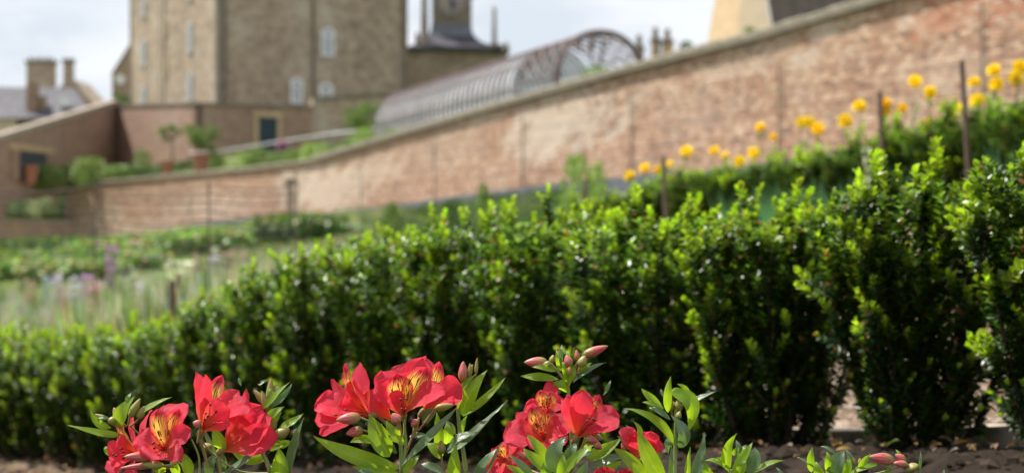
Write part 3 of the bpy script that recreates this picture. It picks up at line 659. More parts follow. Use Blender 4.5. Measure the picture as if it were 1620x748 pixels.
# chimney stacks right of the vault, behind the wall
def chimney(name, lab, px, y0, y1, wpx, Y, pots=1, mat='castle', rz=.5):
    e = empty(name, (XP(px, Y), Y, ZP(y1, Y))); tag(e, lab, 'chimney'); w = wpx/F*Y; h = ZP(y0, Y)-ZP(y1, Y)
    m = MB(); m.cube((0, 0, h/2), (w, w*.8, h), rz); m.build('stack', M[mat], e)
    m = MB(); m.cube((0, 0, h+.1), (w*1.2, w, .2), rz); m.build('cap', M['ashlar'], e)
    for i in range(pots):
        m = MB(); x = (i-(pots-1)/2)*w/max(1, pots)*1.0; m.tube([(x, 0, h+.2), (x, 0, h+.75)], [.17, .13], 7); m.build('chimney_pot', M['terra'] if i % 2 else M['ashlar'], e)
    return e
chimney('chimney_stack', 'short dark chimney stack next to the glasshouse end', 1011, 80, 150, 12, 95)
chimney('chimney_stack', 'taller middle chimney stack above the brick wall', 1037, 68, 150, 12, 95)
chimney('chimney_stack', 'pale right-hand chimney stack above the brick wall', 1056, 70, 150, 14, 95, mat='sand')

# pale stone gable with a steep dark roof
Y = 90.; gb = empty('steep_gabled_hall', (XP(1180, Y), Y, 3)); tag(gb, 'pale sandstone gable with steep dark roof behind the wall, top right', 'building')
A0 = P(1165, 160, Y); B0 = P(1250, 160, Y); Ap = P(1192, -140, Y); A1 = P(1168, 68, Y); B1 = P(1226, 64, Y)
GY0, GY1 = 91.6, 89.4
gA0, gA1, gAp, gB1, gB0 = P(1164, 160, GY0), P(1164, 68, GY0), P(1190, -140, (GY0+GY1)/2), P(1224, 64, GY1), P(1224, 160, GY1)
m = MB(); m.face([gA0, gB0, gB1, gAp, gA1], [(0, 0), (2, 0), (2, 3), (1, 9), (0, 3)]); rel(gb, m.build('gable', M['cream'], gb))  # lighter colour than the side slope, painting the front as sunlit
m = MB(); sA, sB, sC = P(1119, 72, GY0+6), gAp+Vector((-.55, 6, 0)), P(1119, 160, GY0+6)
m.face([gA1, gAp, sB, sA], [(0, 0), (0, 6), (4, 6), (4, 0)]); m.face([gA0, gA1, sA, sC], [(0, 0), (0, 3), (4, 3), (4, 0)]); rel(gb, m.build('side_slope', M['sand'], gb))  # darker tan paints shade into this slope of the same stone
m = MB(); bk = Vector((16, 9, 0)); m.face([gB1+Vector((.02, -.12, 0)), gB1+bk+Vector((0, 0, -.6)), gAp+bk+Vector((-1, 0, 2)), gAp+Vector((.02, -.12, .05))], [(0, 0), (18, 0), (18, 8), (0, 8)])
m.face([gB0, gB0+bk, gB1+bk+Vector((0, 0, -.6)), gB1], [(0, 0), (18, 0), (18, 3), (0, 3)]); rel(gb, m.build('roof', M['tile'], gb))

# houses at the far left
Y = 150.
hs = empty('slate_roofed_house', (XP(40, Y), Y, 4)); tag(hs, 'house with long grey slate roof and white wall at the left edge', 'house')
m = MB(); m.box((XP(-140, Y), Y), (XP(26, Y), Y), ZP(300, Y), ZP(186, Y), 7); rel(hs, m.build('wall', M['cream'], hs))
m = MB(); m.face([P(-150, 188, Y-.3), P(150, 186, Y-.3), P(118, 140, Y+4), P(-150, 134, Y+4)], [(0, 0), (15, 0), (15, 5), (0, 5)]); rel(hs, m.build('roof', M['slate'], hs))
m = MB(); m.box((XP(28, Y), Y+.6), (XP(135, Y), Y+.6), ZP(300, Y), ZP(188, Y), 3); rel(hs, m.build('shaded_wall', M['ashlar'], hs))
m = MB(); m.cube((XP(52, Y+1), Y+1, ZP(160, Y)), (.85, .8, 3.0)); rel(hs, m.build('chimney', M['redbrick'], hs))
m = MB(); m.cube((XP(72, Y+2), Y+1.2, ZP(163, Y)), (.5, .6, 1.2)); rel(hs, m.build('dormer', M['redbrick'], hs))
m = MB(); m.cube((XP(103, Y+1), Y+1.0, ZP(160, Y)), (.7, .6, .8)); rel(hs, m.build('skylight', M['white'], hs))
Y = 165.; h2 = empty('stone_house', (XP(100, Y), Y, 4)); tag(h2, 'stone gabled house with two tall chimneys behind the slate roof', 'house')
pts = [P(28, 200, Y), P(165, 200, Y), P(150, 168, Y), P(112, 124, Y), P(84, 146, Y), P(28, 142, Y)]; m = MB(); m.face(pts, [(p.x, p.z) for p in pts]); bk = [p+Vector((0, 8, 0)) for p in pts]
for i in range(6): j = (i+1) % 6; m.face([pts[j], pts[i], bk[i], bk[j]], [(0, 0), (3, 0), (3, 8), (0, 8)])
rel(h2, m.build('wall', M['castle'], h2))
m = MB(); m.cube((XP(67, Y), Y-.3, ZP(128, Y)), (2.3, 1.2, 3.1)); c1 = rel(h2, m.build('chimney', M['castle'], h2))
m = MB(); m.cube((XP(67, Y), Y-.3, ZP(100, Y)+.04), (2.6, 1.4, .25)); o = m.build('cap', M['ashlar'], c1)
for i in range(6):
    m = MB(); x = XP(50+i*6.8, Y); m.tube([(x, Y-.3, ZP(99, Y)+.1), (x, Y-.3, ZP(91+(i % 2)*2, Y))], [.15, .11], 7); m.build('chimney_pot', M['ashlar'], c1)
m = MB(); m.cube((XP(110, Y), Y-.3, ZP(118, Y)), (.75, .9, 2.6)); c2 = rel(h2, m.build('chimney', M['castle'], h2))
m = MB(); m.cube((XP(110, Y), Y-.3, ZP(97, Y)), (.95, 1.1, .3)); m.build('cap', M['ashlar'], c2)

# ------------------------------------------------------------------ leaf shapes
def blade(m, B, Mi, T, w, prof, nrm, cup=.15, ruffle=0., nu=4, nv=9, twist=0., seed=0, mi=0, bow=0., col=(1, 1, 1), recurve=0., gro=0.):
    """a leaf or petal: centre line through B, Mi, T; w is its full width; nrm the way its face looks"""
    B, Mi, T = Vector(B), Vector(Mi), Vector(T); C = 2*Mi-(B+T)/2; rn = random.Random(seed); ph = rn.random()*6.28; ph2 = rn.random()*6.28
    L = (T-B).length; rows = []
    for i in range(nv+1):
        t = i/nv; p = B*(1-t)**2+C*2*t*(1-t)+T*t*t; tg = ((C-B)*(1-t)+(T-C)*t).normalized()
        n0 = Matrix.Rotation(twist*(t-.5), 3, tg)@Vector(nrm); sd = tg.cross(n0); sd = sd.normalized() if sd.length > 1e-6 else Vector((1, 0, 0)); n = sd.cross(tg).normalized()
        ww = w*.5*prof(t); row = []
        for j in range(nu+1):
            u = -1+2*j/nu
            dz = cup*ww*(abs(u)**1.6)+ruffle*w*math.sin(7*t+ph+u*2.2)*abs(u)*t+ruffle*.6*w*math.sin(15*t+ph2)*u*abs(u)*t+ruffle*.5*w*math.sin(27*t+ph*2+3*u)*abs(u)**3*t+gro*w*abs(math.sin(u*9+ph))*(.3+.7*t)
            row.append(p+sd*(ww*u)+n*(dz-recurve*L*max(0, t-.6)**2*2.5))
        rows.append(row)
    m.grid(rows, col, mi)
leafp = lambda t: (math.sin(math.pi*min(1, t*1.02)**.8)**.85)*(1-.25*t)+.05*(1-t) if t < .985 else .01
def ovalp(t): return max(.03, math.sin(math.pi*t**.85)**.6)
def petp(t): return max(.03, (.17+.83*(math.sin(math.pi*min(1, t**1.45*.92))**.8))*(1 if t < .90 else max(.06, ((1-t)/.10)**.6)))
def petn(t): return max(.04, (.16+.84*(math.sin(math.pi*t**1.35*.97)**.9))*(1 if t < .94 else (1-t)/.06*.8+.2))
def bud_shape(m, B, T, w, n=10, nv=9, tip=.12, mi=0):
    B, T = Vector(B), Vector(T); ax = (T-B).normalized(); a = ax.orthogonal().normalized(); b = ax.cross(a); rows = []
    for i in range(nv+1):
        t = i/nv; r = w*.5*max(.02, (math.sin(math.pi*min(1, t**.72*.93+.05))**.75))
        r = r if t < .97 else r*.4
        rows.append([B+(T-B)*t+(a*math.cos(6.2832*k/n)+b*math.sin(6.2832*k/n))*r*(1+.08*math.cos(3*6.2832*k/n)) for k in range(n)])
    m.grid(rows, None, mi, closed=True)

# ------------------------------------------------------------------ hedge shoots (shared meshes)
def make_sprig(seed, L=.085, nl=8, leaf=.021, young=.4, dead=.02, dark=1.):
    rn = random.Random(seed); m = MB(); bend = Vector((rn.uniform(-.2, .2), rn.uniform(-.2, .2), 0))
    pos = lambda t: Vector((0, 0, 1))*L*t+bend*L*t*t
    m.tube([pos(0), pos(.5), pos(1)], [.0016, .0013, .0008], 4, (.16, .15, .06), 1, cap=False)
    for i in range(nl):
        t = .08+.92*i/(nl-1); p = pos(t); tipness = max(0, (t-(1-young))/young) if young > 0 else 0
        for k in range(3 if i < nl-1 else 4):
            a = i*1.3+k*2.094+rn.uniform(-.3, .3); el = .22+.68*t+rn.uniform(-.2, .2) if i < nl-1 else 1.15
            d = Vector((math.cos(a)*math.cos(el), math.sin(a)*math.cos(el), math.sin(el)))
            ll = leaf*(1-.30*t)*rn.uniform(.8, 1.15); up = Vector((-math.cos(a)*math.sin(el), -math.sin(a)*math.sin(el), math.cos(el)))
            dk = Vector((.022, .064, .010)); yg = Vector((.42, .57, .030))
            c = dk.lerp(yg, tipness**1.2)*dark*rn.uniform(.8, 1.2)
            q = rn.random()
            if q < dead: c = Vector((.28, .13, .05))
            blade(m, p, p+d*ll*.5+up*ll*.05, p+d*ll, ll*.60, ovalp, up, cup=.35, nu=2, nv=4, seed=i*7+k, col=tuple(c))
    return m.mesh('hedge_shoot', [M['hedge'], M['stemwood']], smooth=False)
SP_YOUNG = [make_sprig(100+i, .085, 9, .025, .72) for i in range(6)]
SP_MID = [make_sprig(200+i, .080, 9, .024, .38) for i in range(6)]
SP_OLD = [make_sprig(300+i, .070, 8, .022, .12, .09, .8) for i in range(5)]
SP_RED = [make_sprig(400+i, .065, 7, .018, .0, .45, .8) for i in range(2)]
def inner_foliage(seed, n=620, foot=.42, full=.62):
    """leafy inside of a shrub of unit height and unit radius, denser towards the outside; small folded leaves"""
    rn = random.Random(seed); v = []; f = []; c = []
    for i in range(n):
        t = .01+.94*rn.random()**.85; rad = (foot+(1-foot)*min(1, t/full)**.9)*(1-.30*max(0, t-.8)/.2)*math.sqrt(rn.uniform(.08, 1)); a = rn.random()*6.2832
        bx, by, bz = rad*math.cos(a)*.20, rad*math.sin(a)*.20, t*.5
        ax = Vector((math.cos(a)*.5+rn.uniform(-.4, .4), math.sin(a)*.5+rn.uniform(-.4, .4), 1)).normalized(); L = .06
        for k in range(20):
            p = Vector((bx, by, bz))+ax*(L*k/20); b = k*2.4+i; el = rn.uniform(.1, .9)
            d = Vector((math.cos(b)*math.cos(el), math.sin(b)*math.cos(el), math.sin(el))); sd = d.cross(Vector((0, 0, 1))).normalized(); up = sd.cross(d); ll = rn.uniform(.015, .024); w = ll*.25
            q = len(v); v += [tuple(p), tuple(p+d*ll*.5+sd*w+up*w*.35), tuple(p+d*ll), tuple(p+d*ll*.5-sd*w+up*w*.35)]
            f += [(q, q+1, q+2), (q, q+2, q+3)]
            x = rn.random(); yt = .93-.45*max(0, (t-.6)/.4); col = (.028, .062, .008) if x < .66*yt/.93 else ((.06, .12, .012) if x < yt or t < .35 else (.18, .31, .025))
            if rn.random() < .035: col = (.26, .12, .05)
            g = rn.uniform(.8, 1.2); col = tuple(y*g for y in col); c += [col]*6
    m = MB(); m.v = v; m.f = f; m.uv = [(0, 0)]*len(c); m.c = c; m.m = [0]*len(f)
    return m.mesh('inner_foliage', M['hedge'])
INNER = [inner_foliage(900+i) for i in range(4)]; INNER_N = [inner_foliage(950+i, 660, .38, 1.0) for i in range(2)]
def aim(d, roll):
    return (Vector(d).normalized().to_track_quat('Z', 'Y').to_matrix()@Matrix.Rotation(roll, 3, 'Z')).to_euler()
def shrub(name, base, h, rt, label, group, seed, nb=11, step=.036, scale=1., young=1., cat='shrub', mx=297, fan=1.0, foot=.35):
    rn = random.Random(seed); root = empty(name, base); tag(root, label, cat, group)
    wood = MB(); cand = []
    for b in range(nb):
        a = b*2.39996+rn.uniform(-.3, .3); rr = rt*math.sqrt((b+.6)/nb)*rn.uniform(.85, 1.12); hh = h*(1-.24*(rr/rt)**2.5)*rn.uniform(.93, 1.04)
        tip = Vector((math.cos(a)*rr, math.sin(a)*rr, hh)); pt = lambda t: Vector((tip.x*(foot+(1-foot)*t**.75)*fan, tip.y*(foot+(1-foot)*t**.75)*fan, hh*t))
        wood.tube([Vector((tip.x*.10, tip.y*.10, -.05))]+[pt(t) for t in (.12, .4, .7, .97)], [.008*scale, .006*scale, .0045*scale, .003*scale, .0012*scale], 5, (.032, .023, .016), cap=False)
        n = int(hh/(step*scale)); 
        for i in range(n):
            t = (i+rn.random())/n
            for kk in range(2):
                az = a+rn.gauss(0, 1.0)+kk*.6; el = R(rn.uniform(38, 75)) if t < .88 else R(rn.uniform(60, 88))
                d = Vector((math.cos(az)*math.cos(el), math.sin(az)*math.cos(el), math.sin(el)))
                cand.append((t, pt(t), d, rn.random()))
        cand.append((1.2, pt(.97), Vector((rn.uniform(-.15, .15), rn.uniform(-.15, .15), 1)), rn.random()))
    cand = [c_ for c_ in cand if foot > .5 or c_[0] > .12 or c_[3] < .6]; rn.shuffle(cand); cand.sort(key=lambda c: -c[0] if c[0] > 1 else 0); cand = cand[:mx]
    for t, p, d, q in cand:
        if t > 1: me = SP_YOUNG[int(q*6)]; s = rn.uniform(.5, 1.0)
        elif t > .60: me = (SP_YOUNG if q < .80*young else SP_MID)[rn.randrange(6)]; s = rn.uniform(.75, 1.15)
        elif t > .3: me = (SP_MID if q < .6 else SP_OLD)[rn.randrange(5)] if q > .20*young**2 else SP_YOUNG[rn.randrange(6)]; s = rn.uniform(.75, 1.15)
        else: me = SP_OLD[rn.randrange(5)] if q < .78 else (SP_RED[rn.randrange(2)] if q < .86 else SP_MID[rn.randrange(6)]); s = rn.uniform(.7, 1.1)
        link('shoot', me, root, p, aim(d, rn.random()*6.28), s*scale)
    wood.build('stem', M['stemwood'], root)
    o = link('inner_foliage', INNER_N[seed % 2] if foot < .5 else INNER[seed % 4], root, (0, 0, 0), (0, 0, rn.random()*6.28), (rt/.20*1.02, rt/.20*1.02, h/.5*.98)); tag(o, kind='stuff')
    return root
TOPY = [(-400, 520), (0, 512), (100, 512), (200, 510), (300, 492), (380, 450), (480, 390), (560, 372), (650, 347), (720, 330), (800, 318), (870, 310), (1000, 308), (1100, 312), (1200, 308), (1300, 296), (1380, 268), (1450, 250), (1520, 232), (1560, 222), (1620, 212), (2100, 150)]
def topy(px): return float(np.interp(px, [a for a, b in TOPY], [b for a, b in TOPY]))
ORD = 'first second third fourth fifth sixth seventh eighth ninth tenth eleventh twelfth thirteenth fourteenth fifteenth sixteenth seventeenth eighteenth nineteenth twentieth twenty-first twenty-second twenty-third twenty-fourth'.split()
HL = HD.length; hn = Vector((HD.y, -HD.x)).normalized()
ts = []; t = -.155
# bases seen at 1600+, 1450, 1235, 1090 ... then evenly
for t_ in [-.145, -.075, 0.0, .082, .155]: ts.append(t_)
while ts[-1] < 1.42: ts.append(ts[-1]+.078)
LBL = {0: 'clipped evergreen shrub at the right edge, nearest of the front hedge', }
for i, t_ in enumerate(ts):
    c = H0+HD*t_; px = 810+F*c.x/c.y; Y = c.y; z0 = g1(c.x, c.y)-.01; zt = ZP(topy(px)+6, Y)
    h = zt-z0-.055
    lab = LBL.get(i, '%s shrub from the right in the front hedge%s' % (ORD[i], {1: ', leaning over the paving gap', 2: ', between the two soil gaps', 3: ', left of the larger soil gap', 5: ', behind the tall pink buds', 9: ', behind the central red flowers', 13: ', behind the left red flowers'}.get(i, '')))
    shrub('hedge_shrub', (c.x, c.y, z0), h, .205 if i > 3 else .178, lab, 'clipped evergreen shrubs of the front hedge', 50+i, nb=15, foot=.42 if i < 4 else .6, young=1.25 if px < 700 else (1.0 if px < 1100 else .62))

# ------------------------------------------------------------------ second hedge, behind
H2 = [(1700, 8.0, 150), (1620, 8.5, 168), (1540, 8.9, 182), (1465, 9.3, 200), (1395, 9.7, 226), (1330, 10.1, 243), (1265, 10.5, 254), (1200, 10.9, 262), (1135, 11.3, 268), (1075, 11.7, 285), (1015, 12.1, 304), (960, 12.6, 314)]
for i, (px, Y, ty) in enumerate(H2):
    x = XP(px, Y); z0 = g1(x, Y)-.03; h = max(.35, ZP(ty, Y)-z0-.03)
    shrub('hedge_shrub', (x, Y, z0), h, .30, '%s shrub from the right in the blurred hedge behind, under the yellow flowers' % ORD[i], 'shrubs of the second hedge', 500+i, nb=9, step=.05, scale=1.55, young=.8, mx=150, foot=.7)

# ------------------------------------------------------------------ stakes, kerb, soil clods, fallen leaves
def stake(px, Y, y0, lean, lab, w=.04, grp='wooden stakes'):
    x = XP(px, Y); z = g1(x, Y)-.1; zt = ZP(y0, Y); h = zt-z
    e = MB(); rn = random.Random(px)
    e.tube([(0, 0, 0), (lean*.5, 0, h*.5), (lean, .0, h-.02), (lean, 0, h)], [w*.5, w*.48, w*.46, w*.3], 7)
    o = e.build('wooden_stake', M['timber'], None, loc=(x, Y, z)); tag(o, lab, 'stake', grp)
stake(1540, 8.3, 95, -.05, 'tallest dark wooden stake among the yellow flowers, near the right edge', .027)
stake(1402, 9.0, 144, -.03, 'dark wooden stake left of the tallest one, beside two yellow flowers', .028)
stake(1058, 10.7, 247, -.03, 'leaning dark stake between the leftmost yellow flowers', .030)
stake(927, 13.5, 283, 0, 'short dark stake left of the yellow flowers', .04)
stake(272, 8.8, 443, 0, 'square brown stake standing in the flower bed at left', .037)
stake(402, 8.9, 411, 0, 'short brown stake behind the hedge, right of the square one', .034)
stake(283, 12.0, 432, 0, 'thin brown stake just behind the square one', .028)
# stone kerb along the soil behind the front hedge
kerb = empty('stone_kerb', (.9, 4.0, -.45)); tag(kerb, 'pale stone kerb edging the raised soil behind the front hedge', 'kerb')
rn = random.Random(5)
KA = Vector((1.26, 2.25)); KB = Vector((-.39, 5.85)); kd = (KB-KA); KL = kd.length; kd /= KL
def kz(p): return -.328-.113*(p.y-3.25)
nk = int(KL/.34)
for i in range(nk):
    a = KA+kd*(i*.34); b = KA+kd*((i+.96)*.34); dz = rn.uniform(-.005, .005); rows = []
    m = MB(); m.box(a, b, kz(a)-.035+dz, kz(a)+dz, -.19, z0b=kz(b)-.035+dz, z1b=kz(b)+dz)
    m.box(a-Vector((-.02, -.01)), b-Vector((-.02, -.01)), kz(a)-.16, kz(a)-.037+dz, -.14, z0b=kz(b)-.16, z1b=kz(b)-.037+dz)
    rel(kerb, m.build('kerb_stone', M['board'], kerb))
# clods and small stones on the bed
def clods(name, n, area, smin, smax, mat, seed, cols=((.10, .075, .055), (.2, .16, .12))):
    rn = random.Random(seed); m = MB(); ps = [area(rn) for _ in range(n)]; zs = gz([p[0] for p in ps], [p[1] for p in ps])
    for (x, y), z in zip(ps, zs):
        r = smin*(smax/smin)**(rn.random()**2); c = Vector(cols[0]).lerp(Vector(cols[1]), rn.random()); q = [Vector((rn.uniform(.6, 1.2), 0, 0)), ]
        top = Vector((x, y, z+r*.7)); ring = [Vector((x+r*math.cos(a)*rn.uniform(.7, 1.3), y+r*math.sin(a)*rn.uniform(.7, 1.3), z+r*rn.uniform(0, .4))) for a in np.linspace(0, 5.2, 6)]
        bot = [Vector((p.x, p.y, z-r*.5)) for p in ring]
        for k in range(6):
            j = (k+1) % 6; m.face([ring[k], ring[j], top], None, tuple(c)); m.face([bot[k], bot[j], ring[j], ring[k]], None, tuple(c))
    o = m.build(name, mat); tag(o, kind='stuff'); return o
M['clod'] = attr_mat('clod', .95, .1, .1, 0, 30, .6)
def strip(rn):
    t = rn.uniform(-.3, 1.3); c = H0+HD*t; o_ = rn.uniform(-.9, .55); q = c+Vector((.86, .51))*min(.2, o_); return (q.x, q.y)
o = clods('soil_clods', 9000, strip, .004, .022, M['clod'], 3, ((.012, .009, .006), (.055, .04, .03))); tag(o, 'crumbly brown soil clods along the hedge bed', 'soil')  # clod colours darkened to paint the shade on this bed
def litter(rn):
    t = rn.uniform(-.3, 1.2); c = H0+HD*t; q = c+Vector((.86, .51))*rn.gauss(-.02, .12); return (q.x, q.y)
rn = random.Random(77); m = MB(); ps = [litter(rn) for _ in range(900)]; zs = gz([p[0] for p in ps], [p[1] for p in ps])
for (x, y), z in zip(ps, zs):
    a = rn.random()*6.28; L = rn.uniform(.012, .026); p = Vector((x, y, z+.012)); d = Vector((math.cos(a), math.sin(a), rn.uniform(-.2, .5)))*L
    c = [(.22, .12, .05), (.16, .09, .045), (.30, .18, .07), (.10, .065, .04), (.12, .16, .04)][rn.randrange(5)]
    blade(m, p, p+d*.5+Vector((0, 0, .003)), p+d, L*.5, ovalp, (rn.uniform(-.5, .5), rn.uniform(-.5, .5), 1), .3, .1, 2, 4, col=c)
o = m.build('leaf_litter', M['foliage']); tag(o, 'dry brown leaf litter under the front hedge', 'leaf litter', kind='stuff')
def strip2(rn):
    t = rn.uniform(-.3, .8); c = H0+HD*t; q = c+Vector((.86, .51))*rn.uniform(.50, 1.5); return (q.x, q.y)
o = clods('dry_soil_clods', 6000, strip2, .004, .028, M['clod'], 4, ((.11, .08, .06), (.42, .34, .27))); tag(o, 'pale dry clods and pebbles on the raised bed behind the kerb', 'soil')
def fleaf(px, py, Y, c, lab):
    m = MB(); blade(m, (-.013, 0, 0), (0, 0, .003), (.014, .006, .002), .012, ovalp, (.2, -.2, 1), .3, .05, 4, 6, col=c)
    x = XP(px, Y); o = m.build('fallen_leaf', M['foliage'], None, True, (x, Y, g1(x, Y)+.012)); tag(o, lab, 'leaf')
fleaf(1522, 700, 3.05, (.45, .17, .02), 'orange fallen leaf on the dark soil between the two rightmost shrubs')
fleaf(1335, 706, 3.1, (.28, .17, .03), 'yellow fallen leaf with a red edge on the soil below the kerb')

# ------------------------------------------------------------------ lilies in the foreground
def PP(px, py, d=0., Y0=1.9): return P(px, py, Y0+d)
class Plant:
    def __init__(s, label, px, Y=1.9, name='peruvian_lily'):
        s.Y = Y; x = XP(px, Y); s.z0 = g1(x, Y+.02)-.02; s.e = empty(name, (x, Y+.02, s.z0)); tag(s.e, label, 'lily'); s.k = 0; s.px = px
    def add(s, m, name, mat, par=None, smooth=True):
        o = m.build(name, mat, par or s.e, smooth)
        if par is None: rel(s.e, o)
        return o
    def p(s, px, py, d=0.): return P(px, py, s.Y+d)
    def stem(s, pts, r=4.2, base=True, name='stem', mat='stem', r1=None):
        q = [s.p(*a) for a in pts]
        if base: q = [Vector((s.e.location.x, s.e.location.y, s.z0)), q[0].lerp(Vector((s.e.location.x, s.e.location.y, s.z0)), .5)+Vector((.0, 0, 0))]+q
        rr = r/F*s.Y*.5; r1 = rr*.7 if r1 is None else r1/F*s.Y*.5
        # smooth the polyline
        out = []
        for i in range(len(q)-1):
            p0 = q[max(0, i-1)]; p1 = q[i]; p2 = q[i+1]; p3 = q[min(len(q)-1, i+2)]
            for t in (0, .25, .5, .75): out.append(.5*((2*p1)+(p2-p0)*t+(2*p0-5*p1+4*p2-p3)*t*t+(3*p1-p0-3*p2+p3)*t**3))
        out.append(q[-1]); m = MB(); m.tube(out, [rr+(r1-rr)*i/(len(out)-1) for i in range(len(out))], 8)
        return s.add(m, name, M[mat])
    def leaf(s, b, t, w, mid=None, d=0., dt=0., blue=False, n=None, twist=0., cup=.22, ruf=.03):
        s.k += 1; rn = random.Random(s.k*13+int(b[0])*7+int(b[1])); B = s.p(b[0], b[1], d); T = s.p(t[0], t[1], d+dt)
        if mid: Mi = s.p(mid[0], mid[1], d+dt*.45-.004)
        else: Mi = (B+T)/2+Vector((0, -.006, .0))+Vector((rn.uniform(-.002, .002), 0, (T-B).length*.07))
        if n is None: n = (rn.uniform(-.5, .3), -1, rn.uniform(-.1, .7)) if not blue else (rn.uniform(.0, .5), -.8, rn.uniform(.6, 1.1))
        m = MB(); blade(m, B, Mi, T, w/F*s.Y*1.16, leafp, n, cup, ruf, 6, 14, twist or rn.uniform(-.9, .9), s.k, recurve=rn.uniform(0, .12))
        return s.add(m, 'leaf', M['leaf_blue' if blue else 'leaf'])
    def bud(s, b, t, w, green=False, stalk=None, d=0., dt=0.):
        m = MB(); bud_shape(m, s.p(b[0], b[1], d), s.p(t[0], t[1], d+dt), w/F*s.Y, nv=11)
        o = s.add(m, 'bud', M['bud_green' if green else 'bud'])
        if stalk: mm = MB(); mm.tube([s.p(stalk[0], stalk[1], d+.004), s.p((stalk[0]+b[0])/2, (stalk[1]+b[1])/2+1, d+.002), s.p(b[0], b[1], d)], [.0011]*3, 6); oo = mm.build('stalk', M['pedicel'], o, True)
        return o
    def flower(s, base, axis, petals, stalk=None, d=0., throat=.012, ovary=True, stamen=True, seed=0):
        """base (px,py): where the tepals meet; axis: way the flower faces; petals: (tipx, tipy, w, streaked, dtip, bow[, nrm])"""
        rn = random.Random(seed+int(base[0])); ax = Vector(axis).normalized(); B = s.p(base[0], base[1], d)
        m = MB(); k = 10
        if ovary: m.tube([B-ax*.011, B-ax*.008, B-ax*.003, B+ax*.001], [.0015, .0036, .0040, .0026], 9)
        if stalk:
            q = [s.p(*c) if len(c) > 2 else s.p(c[0], c[1], d+.004) for c in stalk]; m.tube(q+[B-ax*.010], [.0015]*len(q)+[.0016], 7)
        fo = s.add(m, 'flower', M['pedicel'])
        for i, pt in enumerate(petals):
            tx, ty, w, st, dt, bow = pt[:6]; T = s.p(tx, ty, d+dt); L = (T-B).length
            Mi = (B+T)/2+ax*bow*L
            # the face of the petal looks towards the flower's axis
            rad = ((B+T)/2-B); rad = rad-ax*rad.dot(ax); nr = (ax*1.0-rad.normalized()*.55) if rad.length > 1e-5 else ax
            if len(pt) > 6: nr = Vector(pt[6])
            mm = MB(); blade(mm, B, Mi, T, w/F*s.Y*1.12, petn if st else petp, nr, .34 if st else .26, .075, 16, 24, rn.uniform(-.35, .35), seed*31+i, recurve=.12 if not st else .16, gro=.012)
            mm.build('petal', M['petal_streaked' if st else 'petal'], fo, True)
        if stamen:
            mm = MB()
            for i in range(6):
                o_ = Vector((rn.uniform(-1, 1), rn.uniform(-1, 1), rn.uniform(-1, 1)))*.0035; e_ = B+ax*rn.uniform(.022, .034)+o_*1.6+Vector((0, 0, -.002))
                mm.tube([B, B+ax*.014+o_, e_], [.0006, .0005, .0004], 5, mi=0); mm.tube([e_-ax*.0016, e_, e_+ax*.0016+Vector((0, 0, -.001))], [.0008, .0013, .0006], 6, mi=1)
            mm.build('stamens', [M['petal'], M['anther']], fo, True)
        return fo
U = (0, -1, .35)
# --- plant 1: leftmost cluster
a = Plant('leftmost red lily, its pale buds and narrow leaves pointing left', 285)
a.stem([(300, 760, .02), (292, 730, .015), (285, 712, .01)], 6)
a.stem([(296, 742, .03), (262, 716, .03), (225, 690, .03), (205, 672, .025)], 4, base=False)
a.leaf((193, 688), (106, 670), 13, (150, 683), d=.02, dt=-.01, n=(.1, -.8, .9)); a.leaf((176, 676), (142, 645), 12, (155, 668), d=.02)
a.leaf((186, 676), (213, 626), 22, (194, 650), d=.015, n=(-.3, -1, .2)); a.leaf((202, 640), (208, 620), 8, d=.02, blue=True); a.leaf((217, 655), (271, 626), 12, (243, 640), d=.02, n=(0, -.7, 1))
a.leaf((172, 660), (150, 662), 6, d=.02, blue=True); a.leaf((180, 720), (168, 704), 9, d=.03)
a.bud((205, 660), (222, 630), 13, True, (203, 672), .02); a.bud((190, 666), (180, 644), 14, True, (200, 674), .02); a.bud((170, 663), (150, 655), 8, True, (188, 675), .02); a.bud((219, 662), (229, 642), 13, True, (206, 674), .02)
a.bud((172, 668), (186, 660), 13, True, (196, 676), .015)
a.flower((262, 712), (-.25, -1, .45), [(289, 634, 40, 0, .018, .14), (258, 638, 20, 0, .02, .1), (249, 646, 27, 1, -.004, .06), (282, 646, 26, 1, -.002, .04), (212, 692, 40, 0, -.008, .15, (-.2, -.75, .7)), (238, 728, 40, 0, -.03, .22, (0, -1, .5)), (302, 678, 30, 0, -.012, .12), (290, 722, 26, 0, -.02, .15)], stalk=[(296, 738, .012), (282, 724, .012)], seed=1)
a.flower((222, 722), (-.75, -.7, .3), [(237, 646, 15, 0, .03, .05), (207, 652, 15, 0, .02, .05), (188, 664, 22, 1, -.005, .1), (180, 700, 40, 0, .0, .2), (171, 722, 42, 0, -.014, .2), (178, 752, 40, 0, -.02, .2), (215, 758, 34, 0, -.03, .2)], stalk=[(285, 742, .03), (255, 738, .03)], d=.022, seed=2)
a.bud((242, 722), (196, 722), 16, False, (275, 728), -.02, -.008); a.bud((248, 735), (190, 740), 11, False, (275, 738), -.016, -.004); a.bud((258, 736), (222, 734), 13, True, (280, 732), -.024)
a.bud((318, 672), (305, 668), 14, False, (312, 700), -.012, -.004)
a.leaf((262, 745), (232, 731), 16, d=-.005); a.leaf((352, 748), (318, 668), 10, d=.03, blue=True)
a.leaf((300, 752), (292, 716), 17, d=.0, n=(.2, -1, .1)); a.leaf((282, 752), (272, 722), 14, d=.02)
a.stem([(316, 748), (314, 720), (303, 694)], 4, base=False)
